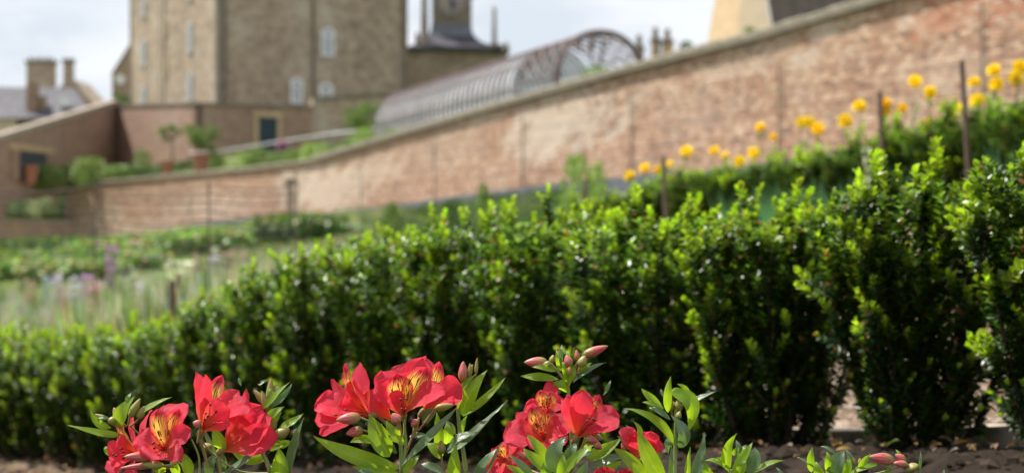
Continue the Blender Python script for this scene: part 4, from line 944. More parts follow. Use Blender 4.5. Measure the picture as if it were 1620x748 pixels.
# --- plant 2
a = Plant('red lily second from the left, one petal trumpet seen from the side', 425)
a.stem([(431, 770, .01), (428, 748), (422, 730), (416, 712), (424, 670, .01), (428, 640, .012)], 9)
a.stem([(424, 748, .012), (380, 745, .015), (345, 724, .012), (322, 700, .01), (318, 686, .008)], 3.4, base=False, mat='stem')
a.flower((320, 680), (.45, -.62, .75), [(314, 588, 26, 0, .012, -.04, (.8, -.6, .1)), (328, 592, 22, 0, .0, -.03, (.7, -.8, .0)), (350, 592, 25, 1, .014, .02, (-.1, -1, .2)), (362, 648, 46, 0, -.026, .12, (-.35, -1, .0)), (378, 616, 26, 0, .005, .08), (398, 640, 34, 0, -.014, .16, (-.1, -.9, .8)), (372, 660, 28, 0, -.02, .15)], stalk=[(330, 740, .008), (322, 712, .008)], seed=3)
a.flower((354, 710), (.75, -.55, .5), [(393, 614, 14, 0, .02, .06), (366, 656, 12, 0, .01, .02), (412, 640, 40, 0, -.004, .04, (-.5, -1, .25)), (437, 690, 46, 0, -.022, .04, (-.35, -1, .3)), (428, 660, 50, 0, -.012, .05, (-.4, -1, .3)), (404, 702, 24, 0, .004, .03)], stalk=[(350, 752, .005), (348, 732, .005)], seed=4, stamen=False)
a.leaf((416, 645), (457, 603), 12, (436, 625), n=(-.2, -.8, .8)); a.leaf((424, 646), (462, 606), 11, (446, 628), d=.01, blue=True); a.leaf((418, 666), (450, 642), 13, (434, 652)); a.leaf((438, 680), (481, 653), 14, (458, 669), n=(.1, -.8, .8)); a.leaf((410, 610), (426, 600), 7, d=.012, blue=True)
a.leaf((456, 752), (480, 660), 21, (466, 706), n=(-.75, -.7, .25), blue=True, cup=.3); a.leaf((440, 764), (441, 705), 26, (443, 736), n=(.1, -1, .05)); a.leaf((351, 712), (333, 674), 22, (346, 694), n=(-.4, -1, .2))
a.leaf((346, 752), (413, 700), 17, (382, 732), n=(-.3, -.6, .9), blue=True); a.leaf((420, 724), (362, 706), 22, (390, 722), d=.012); a.leaf((352, 752), (346, 708), 18, d=.02, blue=True); a.leaf((330, 752), (348, 712), 17, (334, 730), d=.015, blue=True)
a.leaf((426, 712), (455, 700), 10, d=0); a.leaf((440, 705), (462, 698), 12, d=.005); a.leaf((426, 690), (447, 700), 13, d=-.004); a.leaf((432, 672), (446, 650), 9, d=.012); a.leaf((382, 610), (378, 596), 7, d=.03, blue=True)
a.bud((424, 650), (414, 618), 12, True, (424, 660), .008); a.bud((426, 640), (429, 598), 13, True, (425, 655), .012); a.bud((436, 690), (458, 678), 19, True, (422, 708), -.008, -.004); a.bud((428, 682), (436, 660), 14, True, (424, 700), .01)
a.bud((330, 712), (324, 700), 18, True, (350, 730), .02); a.leaf((438, 632), (426, 612), 7, d=.01); a.bud((420, 640), (402, 616), 11, True, (424, 655), .014)
# --- plant 3: centre
a = Plant('central red lily with the largest open streaked bloom, left of the pink bud', 637, 1.89)
a.stem([(637, 770, .01), (636, 748), (635, 722), (634, 700)], 9); a.stem([(638, 730), (642, 700), (640, 676), (641, 662)], 6, base=False); a.stem([(640, 722, .004), (652, 690, .004), (657, 664, .01)], 4.5, base=False, mat='pedicel')
a.flower((638, 655), (.05, -1, .55), [(604, 585, 42, 0, .012, .04), (640, 573, 44, 0, .028, -.02), (668, 565, 44, 0, .026, -.04), (628, 590, 38, 1, -.008, .07), (674, 580, 38, 1, -.010, .06), (706, 614, 40, 0, -.018, .20, (.3, -.7, .8)), (618, 620, 26, 0, -.014, .14, (.5, -.9, .0)), (597, 604, 38, 0, -.004, .06, (.35, -1, .2)), (650, 588, 36, 1, .004, .1)], stalk=[(640, 690, .0), (640, 670, .0)], seed=5)
a.flower((672, 648), (.55, -.4, .75), [(697, 571, 24, 1, .006, .0), (676, 562, 34, 0, .03, .0), (732, 612, 44, 0, -.006, .12, (.1, -1, .5)), (722, 634, 34, 0, -.012, .2, (0, -.8, .9))], stalk=[(657, 690, .02), (662, 664, .02)], d=.02, seed=6, stamen=False)
a.flower((582, 655), (-.85, -.5, .15), [(566, 573, 34, 0, .02, .0, (-.6, -1, .0)), (543, 576, 32, 1, -.012, .02), (522, 600, 18, 0, .018, .05), (500, 634, 44, 0, .0, .12, (-.2, -.8, .7)), (497, 662, 46, 0, -.008, .1, (-.3, -.75, .8)), (504, 686, 22, 0, .004, .05), (558, 600, 34, 0, -.01, .06, (-.7, -.8, .2)), (536, 640, 34, 0, -.016, .08, (-.3, -.8, .8))], stalk=[(628, 690, .01), (606, 665, .01)], d=.0, seed=7)
a.flower((618, 662), (-.6, -.75, .4), [(574, 622, 36, 0, -.006, .1, (.1, -.9, .6)), (592, 634, 26, 0, .0, .02)], stalk=[(632, 695, .012)], d=.012, seed=8, stamen=False)
a.bud((570, 660), (532, 664), 19, False, (604, 672), -.02, -.004); a.bud((574, 680), (548, 686), 17, False, (612, 690), -.012, -.002); a.bud((632, 668), (620, 654), 18, False, (636, 690), -.022, -.004); a.bud((688, 646), (718, 640), 13, True, (662, 680), -.008); a.bud((660, 672), (652, 664), 17, False, (655, 690), -.004)
a.leaf((632, 740), (495, 688), 29, (560, 722), d=-.012, dt=-.012, n=(.0, -.85, .7)); a.leaf((616, 722), (584, 654), 31, (598, 688), d=-.022, n=(.2, -1, .2)); a.leaf((594, 700), (552, 700), 14, (572, 694), d=.004); a.leaf((636, 692), (611, 662), 20, (622, 684), d=-.018)
a.leaf((636, 736), (722, 641), 22, (674, 698), d=-.02, dt=-.01, n=(-.35, -.65, .9), blue=True, cup=.3); a.leaf((628, 716), (612, 696), 12, d=0, blue=True); a.leaf((638, 748), (664, 718), 12, d=-.006); a.leaf((634, 752), (556, 738), 18, (590, 742), d=-.024)
a.leaf((648, 690), (680, 688), 11, d=.01, blue=True); a.leaf((668, 668), (690, 645), 18, (680, 654), d=.008, blue=True); a.leaf((600, 762), (560, 740), 12, d=-.03, blue=True); a.leaf((640, 700), (628, 690), 14, d=-.01)
# --- plant 4: pink bud stem
a = Plant('tall green stem topped by one upright pink bud, right of the largest bloom', 735, 1.92)
a.stem([(742, 780), (738, 748), (732, 708), (726, 668), (725, 640), (728, 612)], 10, r1=5)
a.leaf((731, 656), (771, 583), 25, (744, 622), n=(-.2, -1, .2)); a.leaf((732, 658), (800, 596), 14, (768, 630), n=(-.1, -.8, .7)); a.leaf((708, 716), (800, 630), 17, (755, 680), n=(-.3, -.7, .9), blue=True, ruf=.06); a.leaf((706, 716), (756, 682), 20, (726, 694), d=-.012, n=(-.4, -.6, .9), blue=True)
a.leaf((718, 770), (722, 702), 20, (718, 735), d=-.008, n=(.2, -1, 0)); a.leaf((694, 720), (690, 650), 15, d=-.004); a.leaf((706, 702), (706, 668), 17, d=.0); a.leaf((722, 690), (700, 662), 12, d=.012, blue=True); a.leaf((728, 690), (740, 656), 9, d=.01)
a.leaf((745, 760), (786, 708), 17, (770, 728), n=(-.5, -.7, .7), blue=True); a.leaf((706, 752), (664, 732), 16, (684, 738), blue=True, d=.0); a.leaf((700, 722), (674, 700), 20, d=-.006)
a.bud((732, 604), (733, 571), 15, False, (728, 618)); a.bud((742, 596), (744, 574), 7, True, (730, 610)); a.bud((753, 592), (755, 565), 6, True, (732, 612)); a.bud((738, 600), (748, 576), 10, True, (730, 612), .006); a.bud((698, 718), (698, 696), 15, True, (702, 745), -.01)
a.leaf((728, 620), (752, 592), 9)
# --- plant 5: cluster right of centre
a = Plant('cluster of deep red lilies right of centre behind the bright leafy shoot', 905, 1.93)
a.stem([(900, 780, .02), (905, 740, .01), (912, 712, .0), (914, 690, .0)], 6)
a.flower((866, 655), (-.1, -.9, .6), [(874, 600, 22, 0, .02, .0), (855, 616, 22, 1, .0, .06), (872, 618, 22, 1, -.002, .06), (893, 630, 26, 0, .004, .1), (832, 638, 22, 0, .0, .12), (826, 652, 24, 0, .01, .12), (848, 672, 26, 0, -.012, .2)], stalk=[(880, 700, .02)], d=.016, seed=9)
a.flower((860, 694), (-.1, -.95, .5), [(842, 640, 26, 1, .0, .06), (872, 645, 26, 1, .0, .06), (816, 652, 18, 0, .004, .1), (795, 688, 46, 0, -.006, .16, (-.1, -.9, .6)), (820, 664, 30, 0, .0, .1), (904, 664, 36, 0, -.006, .14), (900, 694, 30, 0, -.016, .18), (862, 718, 28, 0, -.02, .2), (838, 708, 28, 0, -.02, .15)], stalk=[(895, 720, .01)], d=0, seed=10)
a.flower((914, 690), (.45, -.6, .75), [(898, 624, 36, 0, -.002, .0, (.4, -1, .1)), (922, 616, 34, 0, -.006, .0, (.2, -1, .1)), (950, 624, 24, 1, .006, .02), (980, 656, 42, 0, -.008, .1, (-.3, -.9, .5)), (940, 640, 30, 0, .004, .04, (-.3, -1, .2)), (958, 676, 26, 0, -.012, .14)], stalk=[(912, 716, .004)], d=-.012, seed=11)
a.flower((800, 726), (-.3, -.9, .4), [(784, 706, 22, 1, .0, .1), (810, 698, 26, 0, .01, .1), (772, 726, 28, 0, .004, .15), (830, 704, 28, 0, .01, .1), (840, 730, 30, 0, .0, .1), (776, 752, 30, 0, -.006, .15), (808, 752, 34, 0, -.01, .15), (826, 684, 20, 0, .015, .1)], stalk=[(860, 752, .03)], d=.045, seed=12)
a.bud((926, 692), (948, 700), 14, False, (914, 720), -.02); a.bud((940, 700), (952, 710), 13, False, (918, 722), -.02); a.bud((934, 688), (954, 694), 15, True, (916, 712), -.012); a.bud((836, 724), (818, 716), 12, False, (856, 740), -.02)
a.leaf((928, 722), (986, 690), 20, (955, 712), d=.01); a.leaf((936, 738), (996, 720), 18, d=.015, blue=True); a.leaf((960, 760), (944, 712), 20, (952, 735), d=.02); a.leaf((942, 758), (986, 728), 15, d=.012)
a.leaf((768, 752), (792, 698), 5, (780, 728), d=.0, blue=True); a.leaf((930, 716), (924, 690), 12, d=.0)
a.flower((956, 762), (0, -1, .5), [(944, 742, 22, 0, 0, .1), (962, 738, 26, 0, 0, .1), (974, 752, 22, 0, 0, .1)], d=.0, seed=13, stamen=False); a.flower((992, 764), (0, -1, .5), [(984, 742, 22, 0, 0, .1), (998, 740, 22, 0, 0, .1), (1016, 750, 24, 0, .01, .1)], d=.0, seed=14, stamen=False)
# --- plant 6: tall bud cluster above them
a = Plant('bud cluster with two long pink buds standing above the red lilies right of centre', 905, 1.97)
a.stem([(906, 760), (904, 690), (900, 640), (898, 610), (886, 592), (876, 580)], 8, r1=4); a.stem([(898, 612), (906, 596), (918, 584)], 5, base=False)
a.bud((866, 573), (829, 573), 17, False, (880, 588)); a.bud((922, 562), (962, 547), 15, False, (908, 590)); a.bud((902, 580), (896, 561), 15, False, (898, 600)); a.bud((872, 575), (858, 578), 11, True, (884, 590), -.006); a.bud((918, 580), (926, 562), 15, True, (910, 595), -.006); a.bud((914, 570), (912, 553), 9, False, (908, 590)); a.bud((872, 574), (876, 561), 10, True, (882, 585)); a.bud((898, 594), (903, 578), 10, False, (896, 602), -.004)
a.leaf((884, 600), (823, 594), 17, (854, 597), n=(0, -.8, .8)); a.leaf((906, 606), (959, 572), 13, (930, 586), n=(-.1, -.6, 1), blue=True); a.leaf((896, 606), (912, 576), 17, n=(.2, -1, .1)); a.leaf((888, 588), (889, 543), 7, blue=True); a.leaf((886, 586), (880, 552), 9); a.leaf((921, 560), (921, 545), 4, blue=True); a.leaf((900, 612), (872, 606), 14, d=-.004); a.leaf((894, 620), (885, 600), 16, d=.004)
a.leaf((880, 586), (840, 580), 10, d=-.004); a.leaf((915, 590), (936, 574), 10, d=.004); a.leaf((954, 626), (966, 600), 6, blue=True, d=.0); a.leaf((892, 598), (889, 570), 9, d=.006)
# --- plant 7: small red flower with two big leaves
a = Plant('small crumpled deep red lily half hidden behind two large bright leaves', 1015, 1.94)
a.stem([(1010, 790), (1008, 750), (1006, 730)], 5)
a.flower((1004, 724), (.1, -.8, .6), [(986, 674, 26, 0, .0, .1, (.6, -1, .3)), (1002, 682, 26, 0, .0, .05), (1012, 700, 28, 0, -.01, .1)], d=0, seed=15, stamen=False, stalk=[(1006, 740, .01)])
a.flower((1022, 722), (.4, -.8, .6), [(1030, 682, 26, 0, 0, .1), (1042, 694, 26, 0, -.006, .1), (1018, 680, 20, 0, .01, .05), (1040, 708, 20, 0, -.01, .1)], d=.015, seed=16, stamen=False, stalk=[(1008, 745, .01)])
a.leaf((1053, 766), (1010, 675), 26, (1024, 718), d=-.03, n=(.2, -1, .2)); a.leaf((1028, 764), (970, 708), 20, (996, 728), d=-.03, n=(-.1, -.9, .6)); a.leaf((1000, 710), (976, 688), 12, d=.01); a.leaf((1014, 690), (1001, 665), 8, d=.01); a.leaf((1012, 700), (990, 672), 10, d=.018, blue=True); a.leaf((1010, 740), (986, 720), 12); a.leaf((1034, 740), (1050, 700), 9, d=.02, blue=True)
a.bud((990, 714), (984, 698), 10, False, (1000, 730)); a.bud((1010, 738), (1000, 726), 8, True, (1010, 745)); a.bud((1018, 742), (1024, 730), 8, True, (1012, 745))
# --- plant 8: tall green shoot
a = Plant('tallest leafy green shoot with a rosette of pointed leaves and no flower', 1069, 1.9)
a.stem([(1068, 780), (1068, 748), (1068, 715), (1069, 672), (1070, 645)], 8, r1=5)
a.leaf((1057, 652), (1062, 594), 14, (1056, 622), n=(.3, -1, 0), d=-.01); a.leaf((1050, 647), (1014, 613), 14, (1030, 630), n=(-.2, -.8, .8)); a.leaf((1050, 645), (1015, 635), 8, (1032, 638), d=.006); a.leaf((1061, 664), (1026, 643), 12, (1042, 650), d=-.004, blue=True)
a.leaf((1062, 622), (1086, 687), 25, (1094, 640), d=-.006, n=(.1, -1, .5)); a.leaf((1062, 616), (1094, 640), 14, (1078, 624), d=.004); a.leaf((1090, 638), (1133, 618), 11, (1110, 628), n=(0, -.6, 1), blue=True); a.leaf((1090, 642), (1106, 634), 13, d=.005); a.leaf((1088, 630), (1071, 607), 11, (1084, 615), d=.01)
a.leaf((1066, 702), (986, 643), 16, (1036, 664), n=(0, -.8, .8)); a.leaf((1074, 708), (1060, 655), 22, (1080, 682), d=-.01, blue=True, n=(.4, -.8, .3)); a.leaf((1060, 768), (1062, 702), 12, d=.01, blue=True); a.leaf((1058, 716), (1056, 692), 16, d=.012, blue=True)
a.leaf((1092, 766), (1114, 682), 19, (1108, 728), n=(-.5, -.8, .4), blue=True, cup=.3); a.leaf((1088, 764), (1093, 706), 9, (1088, 735)); a.leaf((1128, 764), (1108, 722), 15, (1116, 742)); a.leaf((1050, 628), (1046, 614), 7, d=.01, blue=True)
a.bud((1062, 650), (1060, 628), 11, True, (1066, 664)); a.bud((1074, 648), (1072, 632), 12, True, (1070, 660)); a.bud((1082, 636), (1080, 618), 11, True, (1074, 655), .006); a.bud((1068, 646), (1064, 634), 9, True, (1068, 660), .006); a.bud((1072, 662), (1076, 650), 10, True, (1069, 668), -.008)
# --- plant 9, 10, 11
a = Plant('low green lily shoot without buds, third from the right', 1160, 1.9)
a.stem([(1158, 800), (1158, 760), (1157, 742)], 7)
a.leaf((1153, 744), (1166, 685), 16, (1150, 712), n=(.2, -1, .1), d=-.006); a.leaf((1158, 752), (1191, 698), 15, (1176, 722), n=(-.4, -1, .4), d=-.012); a.leaf((1180, 746), (1194, 706), 25, (1192, 726), n=(-.2, -1, .3), blue=True, d=.004); a.leaf((1190, 750), (1242, 726), 12, (1214, 734), n=(0, -.6, 1)); a.leaf((1154, 748), (1112, 728), 12, (1136, 730), n=(0, -.7, 1)); a.leaf((1150, 730), (1127, 725), 9); a.leaf((1166, 730), (1164, 694), 12, d=.01, blue=True); a.leaf((1170, 716), (1182, 702), 7, d=.01, blue=True); a.leaf((1160, 720), (1170, 704), 8, d=.008)
a.leaf((1240, 760), (1227, 738), 8, blue=True); a.leaf((1166, 754), (1178, 724), 14, d=-.016)
a = Plant('low lily at the lower right with one red bud lying leftwards', 1320, 1.9)
a.stem([(1325, 800), (1325, 762), (1330, 745)], 6); a.stem([(1336, 760), (1370, 752), (1400, 745), (1425, 736)], 4, base=False)
a.leaf((1284, 746), (1287, 706), 12, (1282, 724), n=(.2, -1, 0)); a.leaf((1292, 740), (1261, 722), 7, (1276, 730), blue=True); a.leaf((1308, 745), (1308, 712), 10); a.leaf((1318, 752), (1338, 711), 25, (1324, 730), n=(-.2, -1, .3), blue=True); a.leaf((1325, 724), (1297, 705), 9, (1312, 710), blue=True, d=.01); a.leaf((1345, 748), (1398, 733), 12, (1370, 738), n=(0, -.7, 1)); a.leaf((1358, 742), (1378, 717), 10, (1368, 728)); a.leaf((1334, 758), (1342, 722), 14, d=.004); a.leaf((1300, 760), (1290, 728), 14, d=-.006); a.leaf((1345, 738), (1336, 708), 11, d=.01, blue=True); a.leaf((1452, 748), (1456, 712), 5, (1456, 730), blue=True); a.leaf((1486, 760), (1494, 740), 5, blue=True)
a.leaf((1316, 764), (1302, 722), 16, d=.006); a.leaf((1398, 762), (1408, 735), 9, d=.004); a.leaf((1422, 726), (1416, 710), 6, d=.01)
a.bud((1414, 728), (1375, 722), 19, False, (1425, 736), 0, -.006); a.bud((1432, 728), (1416, 718), 12, False, (1430, 738)); a.bud((1436, 734), (1412, 732), 11, False, (1436, 742), -.006); a.bud((1446, 744), (1440, 732), 22, True, (1440, 756), -.004)
a.bud((1352, 735), (1348, 722), 9, True, (1350, 748), .006); a.bud((1362, 736), (1360, 724), 8, True, (1356, 748), .006)
a = Plant('bright leafy lily shoot standing in front of the deep red cluster', 878, 1.84)
a.stem([(882, 800), (881, 765), (880, 742)], 7)
a.leaf((874, 752), (827, 708), 17, (846, 726), n=(-.1, -.9, .6)); a.leaf((870, 736), (833, 686), 17, (852, 708), d=.01, n=(.1, -1, .4)); a.leaf((880, 748), (899, 689), 25, (878, 714), n=(-.2, -1, .3), blue=True, d=-.004); a.leaf((888, 750), (940, 701), 16, (914, 722), n=(-.1, -.8, .7), d=-.006); a.leaf((850, 762), (804, 718), 12, (826, 736), n=(-.2, -.8, .7), blue=True); a.leaf((846, 764), (799, 735), 12, (822, 746)); a.leaf((896, 730), (912, 700), 17, d=.01, blue=True); a.leaf((910, 764), (930, 728), 14, (922, 744), blue=True); a.leaf((888, 708), (868, 697), 9, d=.01, blue=True); a.leaf((862, 764), (860, 730), 15, d=-.008)
a.leaf((886, 760), (892, 716), 14, d=-.012); a.leaf((900, 726), (944, 714), 10, d=.01, blue=True)

# ------------------------------------------------------------------ yellow flowers
def bloom_mesh(seed, c1, c2, n=34, r=.030):
    rn = random.Random(seed); m = MB()
    for i in range(n):
        ph = math.acos(1-1.55*(i+.5)/n); th = i*2.39996; d = Vector((math.sin(ph)*math.cos(th), math.sin(ph)*math.sin(th), math.cos(ph)*.8)).normalized()
        c = Vector(c1).lerp(Vector(c2), rn.random()); up = Vector((-d.x*.3, -d.y*.3, 1)) if d.z < .8 else Vector((1, 0, 0))
        blade(m, d*.004, d*r*.55, d*r*rn.uniform(.85, 1.1), r*.62, ovalp, up, .3, 0, 2, 3, seed=i, col=tuple(c))
    return m.mesh('bloom', M['petal_soft'])
BY = [bloom_mesh(i, (.95, .66, .012), (.97, .76, .02)) for i in range(3)]; BO = [bloom_mesh(9+i, (.94, .58, .01), (.95, .68, .015)) for i in range(2)]
def leafy_stem(seed, h):
    rn = random.Random(seed); m = MB(); m.tube([(0, 0, 0), (rn.uniform(-.02, .02), 0, h*.6), (0, 0, h)], [.0035, .003, .002], 5, (.14, .22, .05))
    for i in range(16):
        t = .1+.8*rn.random(); a = rn.random()*6.28; d = Vector((math.cos(a), math.sin(a), rn.uniform(0, .8))); L = rn.uniform(.05, .09)
        blade(m, (0, 0, h*t), Vector((0, 0, h*t))+d*L*.5+Vector((0, 0, .008)), Vector((0, 0, h*t))+d*L, .018, leafp, (0, 0, 1), .2, 0, 2, 4, col=(.09, .19, .04) if i % 3 else (.2, .3, .12))
    return m.mesh('stalk', M['foliage'])
YF = [(996, 276, 'lowest yellow flower of the row, farthest left'), (1020, 263, 'yellow flower just right of the lowest one, left of the leaning stake'), (1041, 266, 'orange-yellow flower touching the left side of the leaning stake'),
      (1060, 256, 'small yellow flower touching the right side of the leaning stake'), (1063, 281, 'half-hidden yellow flower low beside the leaning stake'), (1086, 237, 'bright yellow flower high right of the leaning stake'), (1091, 279, 'dim orange flower low right of the leaning stake'),
      (1130, 236, 'bright yellow flower alone between the leaning stake and a low pair'), (1147, 243, 'pale small yellow flower just right of the lone bright one'), (1170, 253, 'lower flower of the slanting yellow pair mid-row'), (1192, 239, 'upper flower of the slanting yellow pair mid-row'),
      (1203, 199, 'orange flower standing highest above the middle of the row'), (1223, 214, 'small yellow flower just below and right of the high orange one'), (1268, 190, 'left flower of the touching yellow pair'), (1280, 190, 'right flower of the touching yellow pair'), (1294, 201, 'orange flower just below the touching yellow pair'),
      (1337, 188, 'single yellow flower halfway between the touching pair and the second stake'), (1359, 165, 'yellow flower a little left of the second tallest stake'), (1402, 160, 'orange flower right behind the second tallest stake'), (1400, 172, 'low orange flower touching the second tallest stake'), (1428, 168, 'small orange flower right of the second tallest stake'),
      (1448, 126, 'high yellow flower right of the second tallest stake'), (1471, 143, 'yellow flower below and right of the high one'), (1468, 191, 'dull orange flower low against the second hedge'), (1501, 182, 'orange flower low left of the tallest stake'), (1516, 171, 'yellow flower close to the tallest stake, low left'),
      (1541, 127, 'large yellow flower just right of the tallest stake'), (1546, 156, 'greenish yellow flower low right of the tallest stake'), (1572, 108, 'upper yellow flower right of the tallest stake'), (1576, 129, 'yellow flower directly below the upper one near the right edge'), (1607, 122, 'large yellow flower near the right edge'), (1613, 102, 'yellow flower at the right edge, highest of the last pair'), (1545, 186, 'small yellow bloom low against the second hedge below the tallest stake')]
for i, (px, py, lab) in enumerate(YF):
    Y = float(np.interp(px, [990, 1620], [12.6, 9.1])); x = XP(px, Y); zt = ZP(py, Y); z0 = g1(x, Y); h = zt-z0
    e = empty('yellow_flower', (x, Y, z0)); tag(e, lab, 'flower', 'yellow flowers along the second hedge')
    link('stalk', leafy_stem(i, h), e); orange = any(w in lab for w in ('orange',))
    b = link('bloom', (BO[i % 2] if orange else BY[i % 3]), e, (0, 0, h-.012), (R(random.uniform(35, 75)), 0, random.uniform(-.6, .6)), random.uniform(.85, 1.15)*(.8 if 'small' in lab or 'dull' in lab or 'dim' in lab else 1.12)*1.25)

# ------------------------------------------------------------------ loose plants of the middle and far distance
def cloud_mesh(name, seed, n, leaf, cols, flowers=None, tall=1., upright=.4, grass=False):
    rn = random.Random(seed); m = MB()
    for i in range(n):
        a = rn.random()*6.28; r = math.sqrt(rn.random())*.5
        if grass:
            L = rn.uniform(.6, 1.)*tall; b = Vector((r*.5*math.cos(a), r*.5*math.sin(a), 0)); d = Vector((math.cos(a)*r*1.0, math.sin(a)*r*1.0, L)); w = leaf
            c = cols[rn.randrange(len(cols))]; s_ = Vector((-math.sin(a+1), math.cos(a+1), 0))*w
            m.face([b-s_, b+s_, b+d*.6+s_*.7, b+d*.6-s_*.7], None, c); m.face([b+d*.6-s_*.7, b+d*.6+s_*.7, b+d+Vector((d.x*.5, d.y*.5, -.05*L))], None, c)
        else:
            z = rn.random(); rr = r*math.sqrt(max(0, 1-(z*2-1)**2*.85))*1.1; p = Vector((rr*math.cos(a), rr*math.sin(a), z*tall)); d = Vector((rn.gauss(0, 1), rn.gauss(0, 1), rn.gauss(upright, 1))).normalized(); s_ = d.orthogonal().normalized()*leaf*.35
            s_ = Matrix.Rotation(rn.random()*6.28, 3, d)@s_; c = cols[rn.randrange(len(cols))]; g = rn.uniform(.75, 1.25); c = tuple(x*g for x in c)
            m.face([p, p+d*leaf*.5+s_, p+d*leaf, p+d*leaf*.5-s_], None, c)
    if flowers:
        fc, fn, fr = flowers
        for i in range(fn):
            a = rn.random()*6.28; r = math.sqrt(rn.random())*.42; p = Vector((r*math.cos(a), r*math.sin(a), tall*rn.uniform(.75, 1.1)))
            for k in range(5):
                b = k*1.257; d = Vector((math.cos(b), math.sin(b), .35)); d2 = Vector((math.cos(b+.8), math.sin(b+.8), .35)); m.face([p, p+d*fr, p+(d+d2)*fr*.7, p+d2*fr], None, fc[rn.randrange(len(fc))])
            m.face([p+Vector((-fr*.05, 0, 0)), p+Vector((fr*.05, 0, 0)), Vector((p.x*.8, p.y*.8, 0))], None, (.15, .25, .08))
    return m.mesh(name, M['foliage'])
GR = [(.12, .20, .04), (.18, .27, .06), (.08, .14, .03), (.25, .32, .10)]; DG = [(.04, .09, .02), (.07, .13, .03), (.12, .2, .05)]; PG = [(.30, .36, .17), (.38, .42, .22), (.20, .27, .11), (.48, .47, .32)]
BG = [(.07, .20, .10), (.10, .26, .13), (.15, .32, .16)]; LG = [(.24, .36, .08), (.32, .42, .12), (.16, .26, .06)]
MESH = {'green': [cloud_mesh('foliage', 10+i, 700, .11, GR) for i in range(3)], 'dark': [cloud_mesh('foliage', 20+i, 800, .10, DG) for i in range(2)], 'pale': [cloud_mesh('foliage', 30+i, 600, .09, PG) for i in range(3)],
        'lime': [cloud_mesh('foliage', 40+i, 600, .11, LG) for i in range(2)], 'blade': [cloud_mesh('foliage', 50+i, 130, .022, BG, tall=1., grass=True) for i in range(3)], 'tuft': [cloud_mesh('foliage', 60+i, 260, .012, PG+GR, grass=True) for i in range(3)]}
def bl(name, col, n=34, r=.11, base=PG): MESH[name] = [cloud_mesh('foliage', hash(name) % 97 if False else len(MESH)*7+i, 380, .08, base, (col, n, r)) for i in range(2)]
bl('purple', [(.40, .18, .52), (.50, .28, .60)]); bl('lilac', [(.52, .46, .76), (.62, .56, .82)]); bl('pink', [(.62, .42, .46), (.6, .36, .44)]); bl('whitef', [(.8, .8, .78)], 30, .10); bl('blue', [(.34, .42, .62), (.42, .5, .68)])
cnt_ = [0]
def bush(kind, px, ybase, ytop, wpx, Y, name, label, cat='plant', group=None, ground=None, par=None, depth=1.):
    cnt_[0] += 1; x = XP(px, Y); z0 = ZP(ybase, Y) if ground is None else ground; h = ZP(ytop, Y)-z0; w = wpx/F*Y
    ms = MESH[kind]; o = link(name, ms[cnt_[0] % len(ms)], None, (x, Y, z0), (0, 0, cnt_[0]*1.7), (w, w*depth, h)); 
    if label: tag(o, label, cat, group)
    return o
# blade-leaved clumps between the hedges, right
for i, (px, yb, yt, w, Y, lab) in enumerate([(1170, 330, 282, 60, 8.6, 'leftmost clump of blue-green strap leaves between the two hedges'), (1225, 330, 272, 70, 8.0, 'second clump of strap leaves from the left between the hedges'), (1285, 330, 262, 80, 7.4, 'wide middle clump of blue-green strap leaves between the hedges'),
        (1340, 320, 262, 70, 7.0, 'clump of strap leaves below the second tallest stake'), (1395, 310, 236, 60, 6.8, 'clump of strap leaves just left of the rise in the front hedge'), (1590, 260, 195, 60, 6.4, 'blue-green strap leaves peeping over the front hedge at the right edge')]):
    x = XP(px, Y); bush('blade', px, yb, yt, w, Y, 'strap_leaf_clump', lab, 'plant', 'strap-leaved clumps between the hedges', g1(x, Y)-.02)
bush('whitef', 1373, 290, 262, 22, 6.6, 'white_flower', 'single white flower just above the front hedge at right', 'flower', ground=g1(XP(1373, 6.6), 6.6))
bush('lime', 915, 305, 252, 60, 14.5, 'lime_shrub', 'lime green shrub in front of the wall above the hedge centre', 'shrub', ground=g1(XP(915, 14.5), 14.5)); bush('lime', 945, 305, 262, 34, 14.8, 'lime_shrub', 'smaller lime shrub right of the larger one, near the short stake', 'shrub', ground=g1(XP(945, 14.8), 14.8))
bush('green', 620, 350, 322, 34, 34, 'green_shrub', 'small green shrub against the wall above the hedge left of centre', 'shrub', ground=g1(XP(620, 34), 34)); bush('green', 765, 330, 296, 26, 30, 'green_shrub', 'wispy green shrub by the wall beside the thin training post', 'shrub', ground=g1(XP(765, 30), 30))
bush('dark', 715, 345, 318, 40, 33, 'dark_shrub', 'dark low shrub at the wall foot right of the thin training post', 'shrub', ground=g1(XP(715, 33), 33))
# the loose planting of the left bed: one mass, with flowers one can tell apart standing in it
def mass(name, label, n, area, kinds, smin, smax, hmin, hmax, seed):
    rn = random.Random(seed); m = MB(); ps = [area(rn) for _ in range(n)]; zs = gz([p[0] for p in ps], [p[1] for p in ps])
    for (x, y), z in zip(ps, zs):
        h = rn.uniform(hmin, hmax); w = rn.uniform(smin, smax); cols = kinds[rn.randrange(len(kinds))]; c0 = cols[rn.randrange(len(cols))]
        for k in range(22):
            a = rn.random()*6.28; r = rn.random()*w; b = Vector((x+r*.4*math.cos(a), y+r*.4*math.sin(a), z)); t = Vector((x+r*math.cos(a), y+r*math.sin(a), z+h*rn.uniform(.5, 1.1))); s_ = Vector((rn.uniform(-1, 1), rn.uniform(-1, 1), 0)).normalized()*w*.05
            mid = b.lerp(t, .6)+Vector((0, 0, h*.1)); c = tuple(q*rn.uniform(.7, 1.3) for q in c0); m.face([b, mid+s_, t, mid-s_], None, c)
    o = m.build(name, M['foliage']); tag(o, label, 'planting', kind='stuff'); return o
def left_area(rn):
    Y = rn.uniform(9.4, 24); px = rn.uniform(-260, 560-(24-Y)*3); return (XP(px, Y), Y)
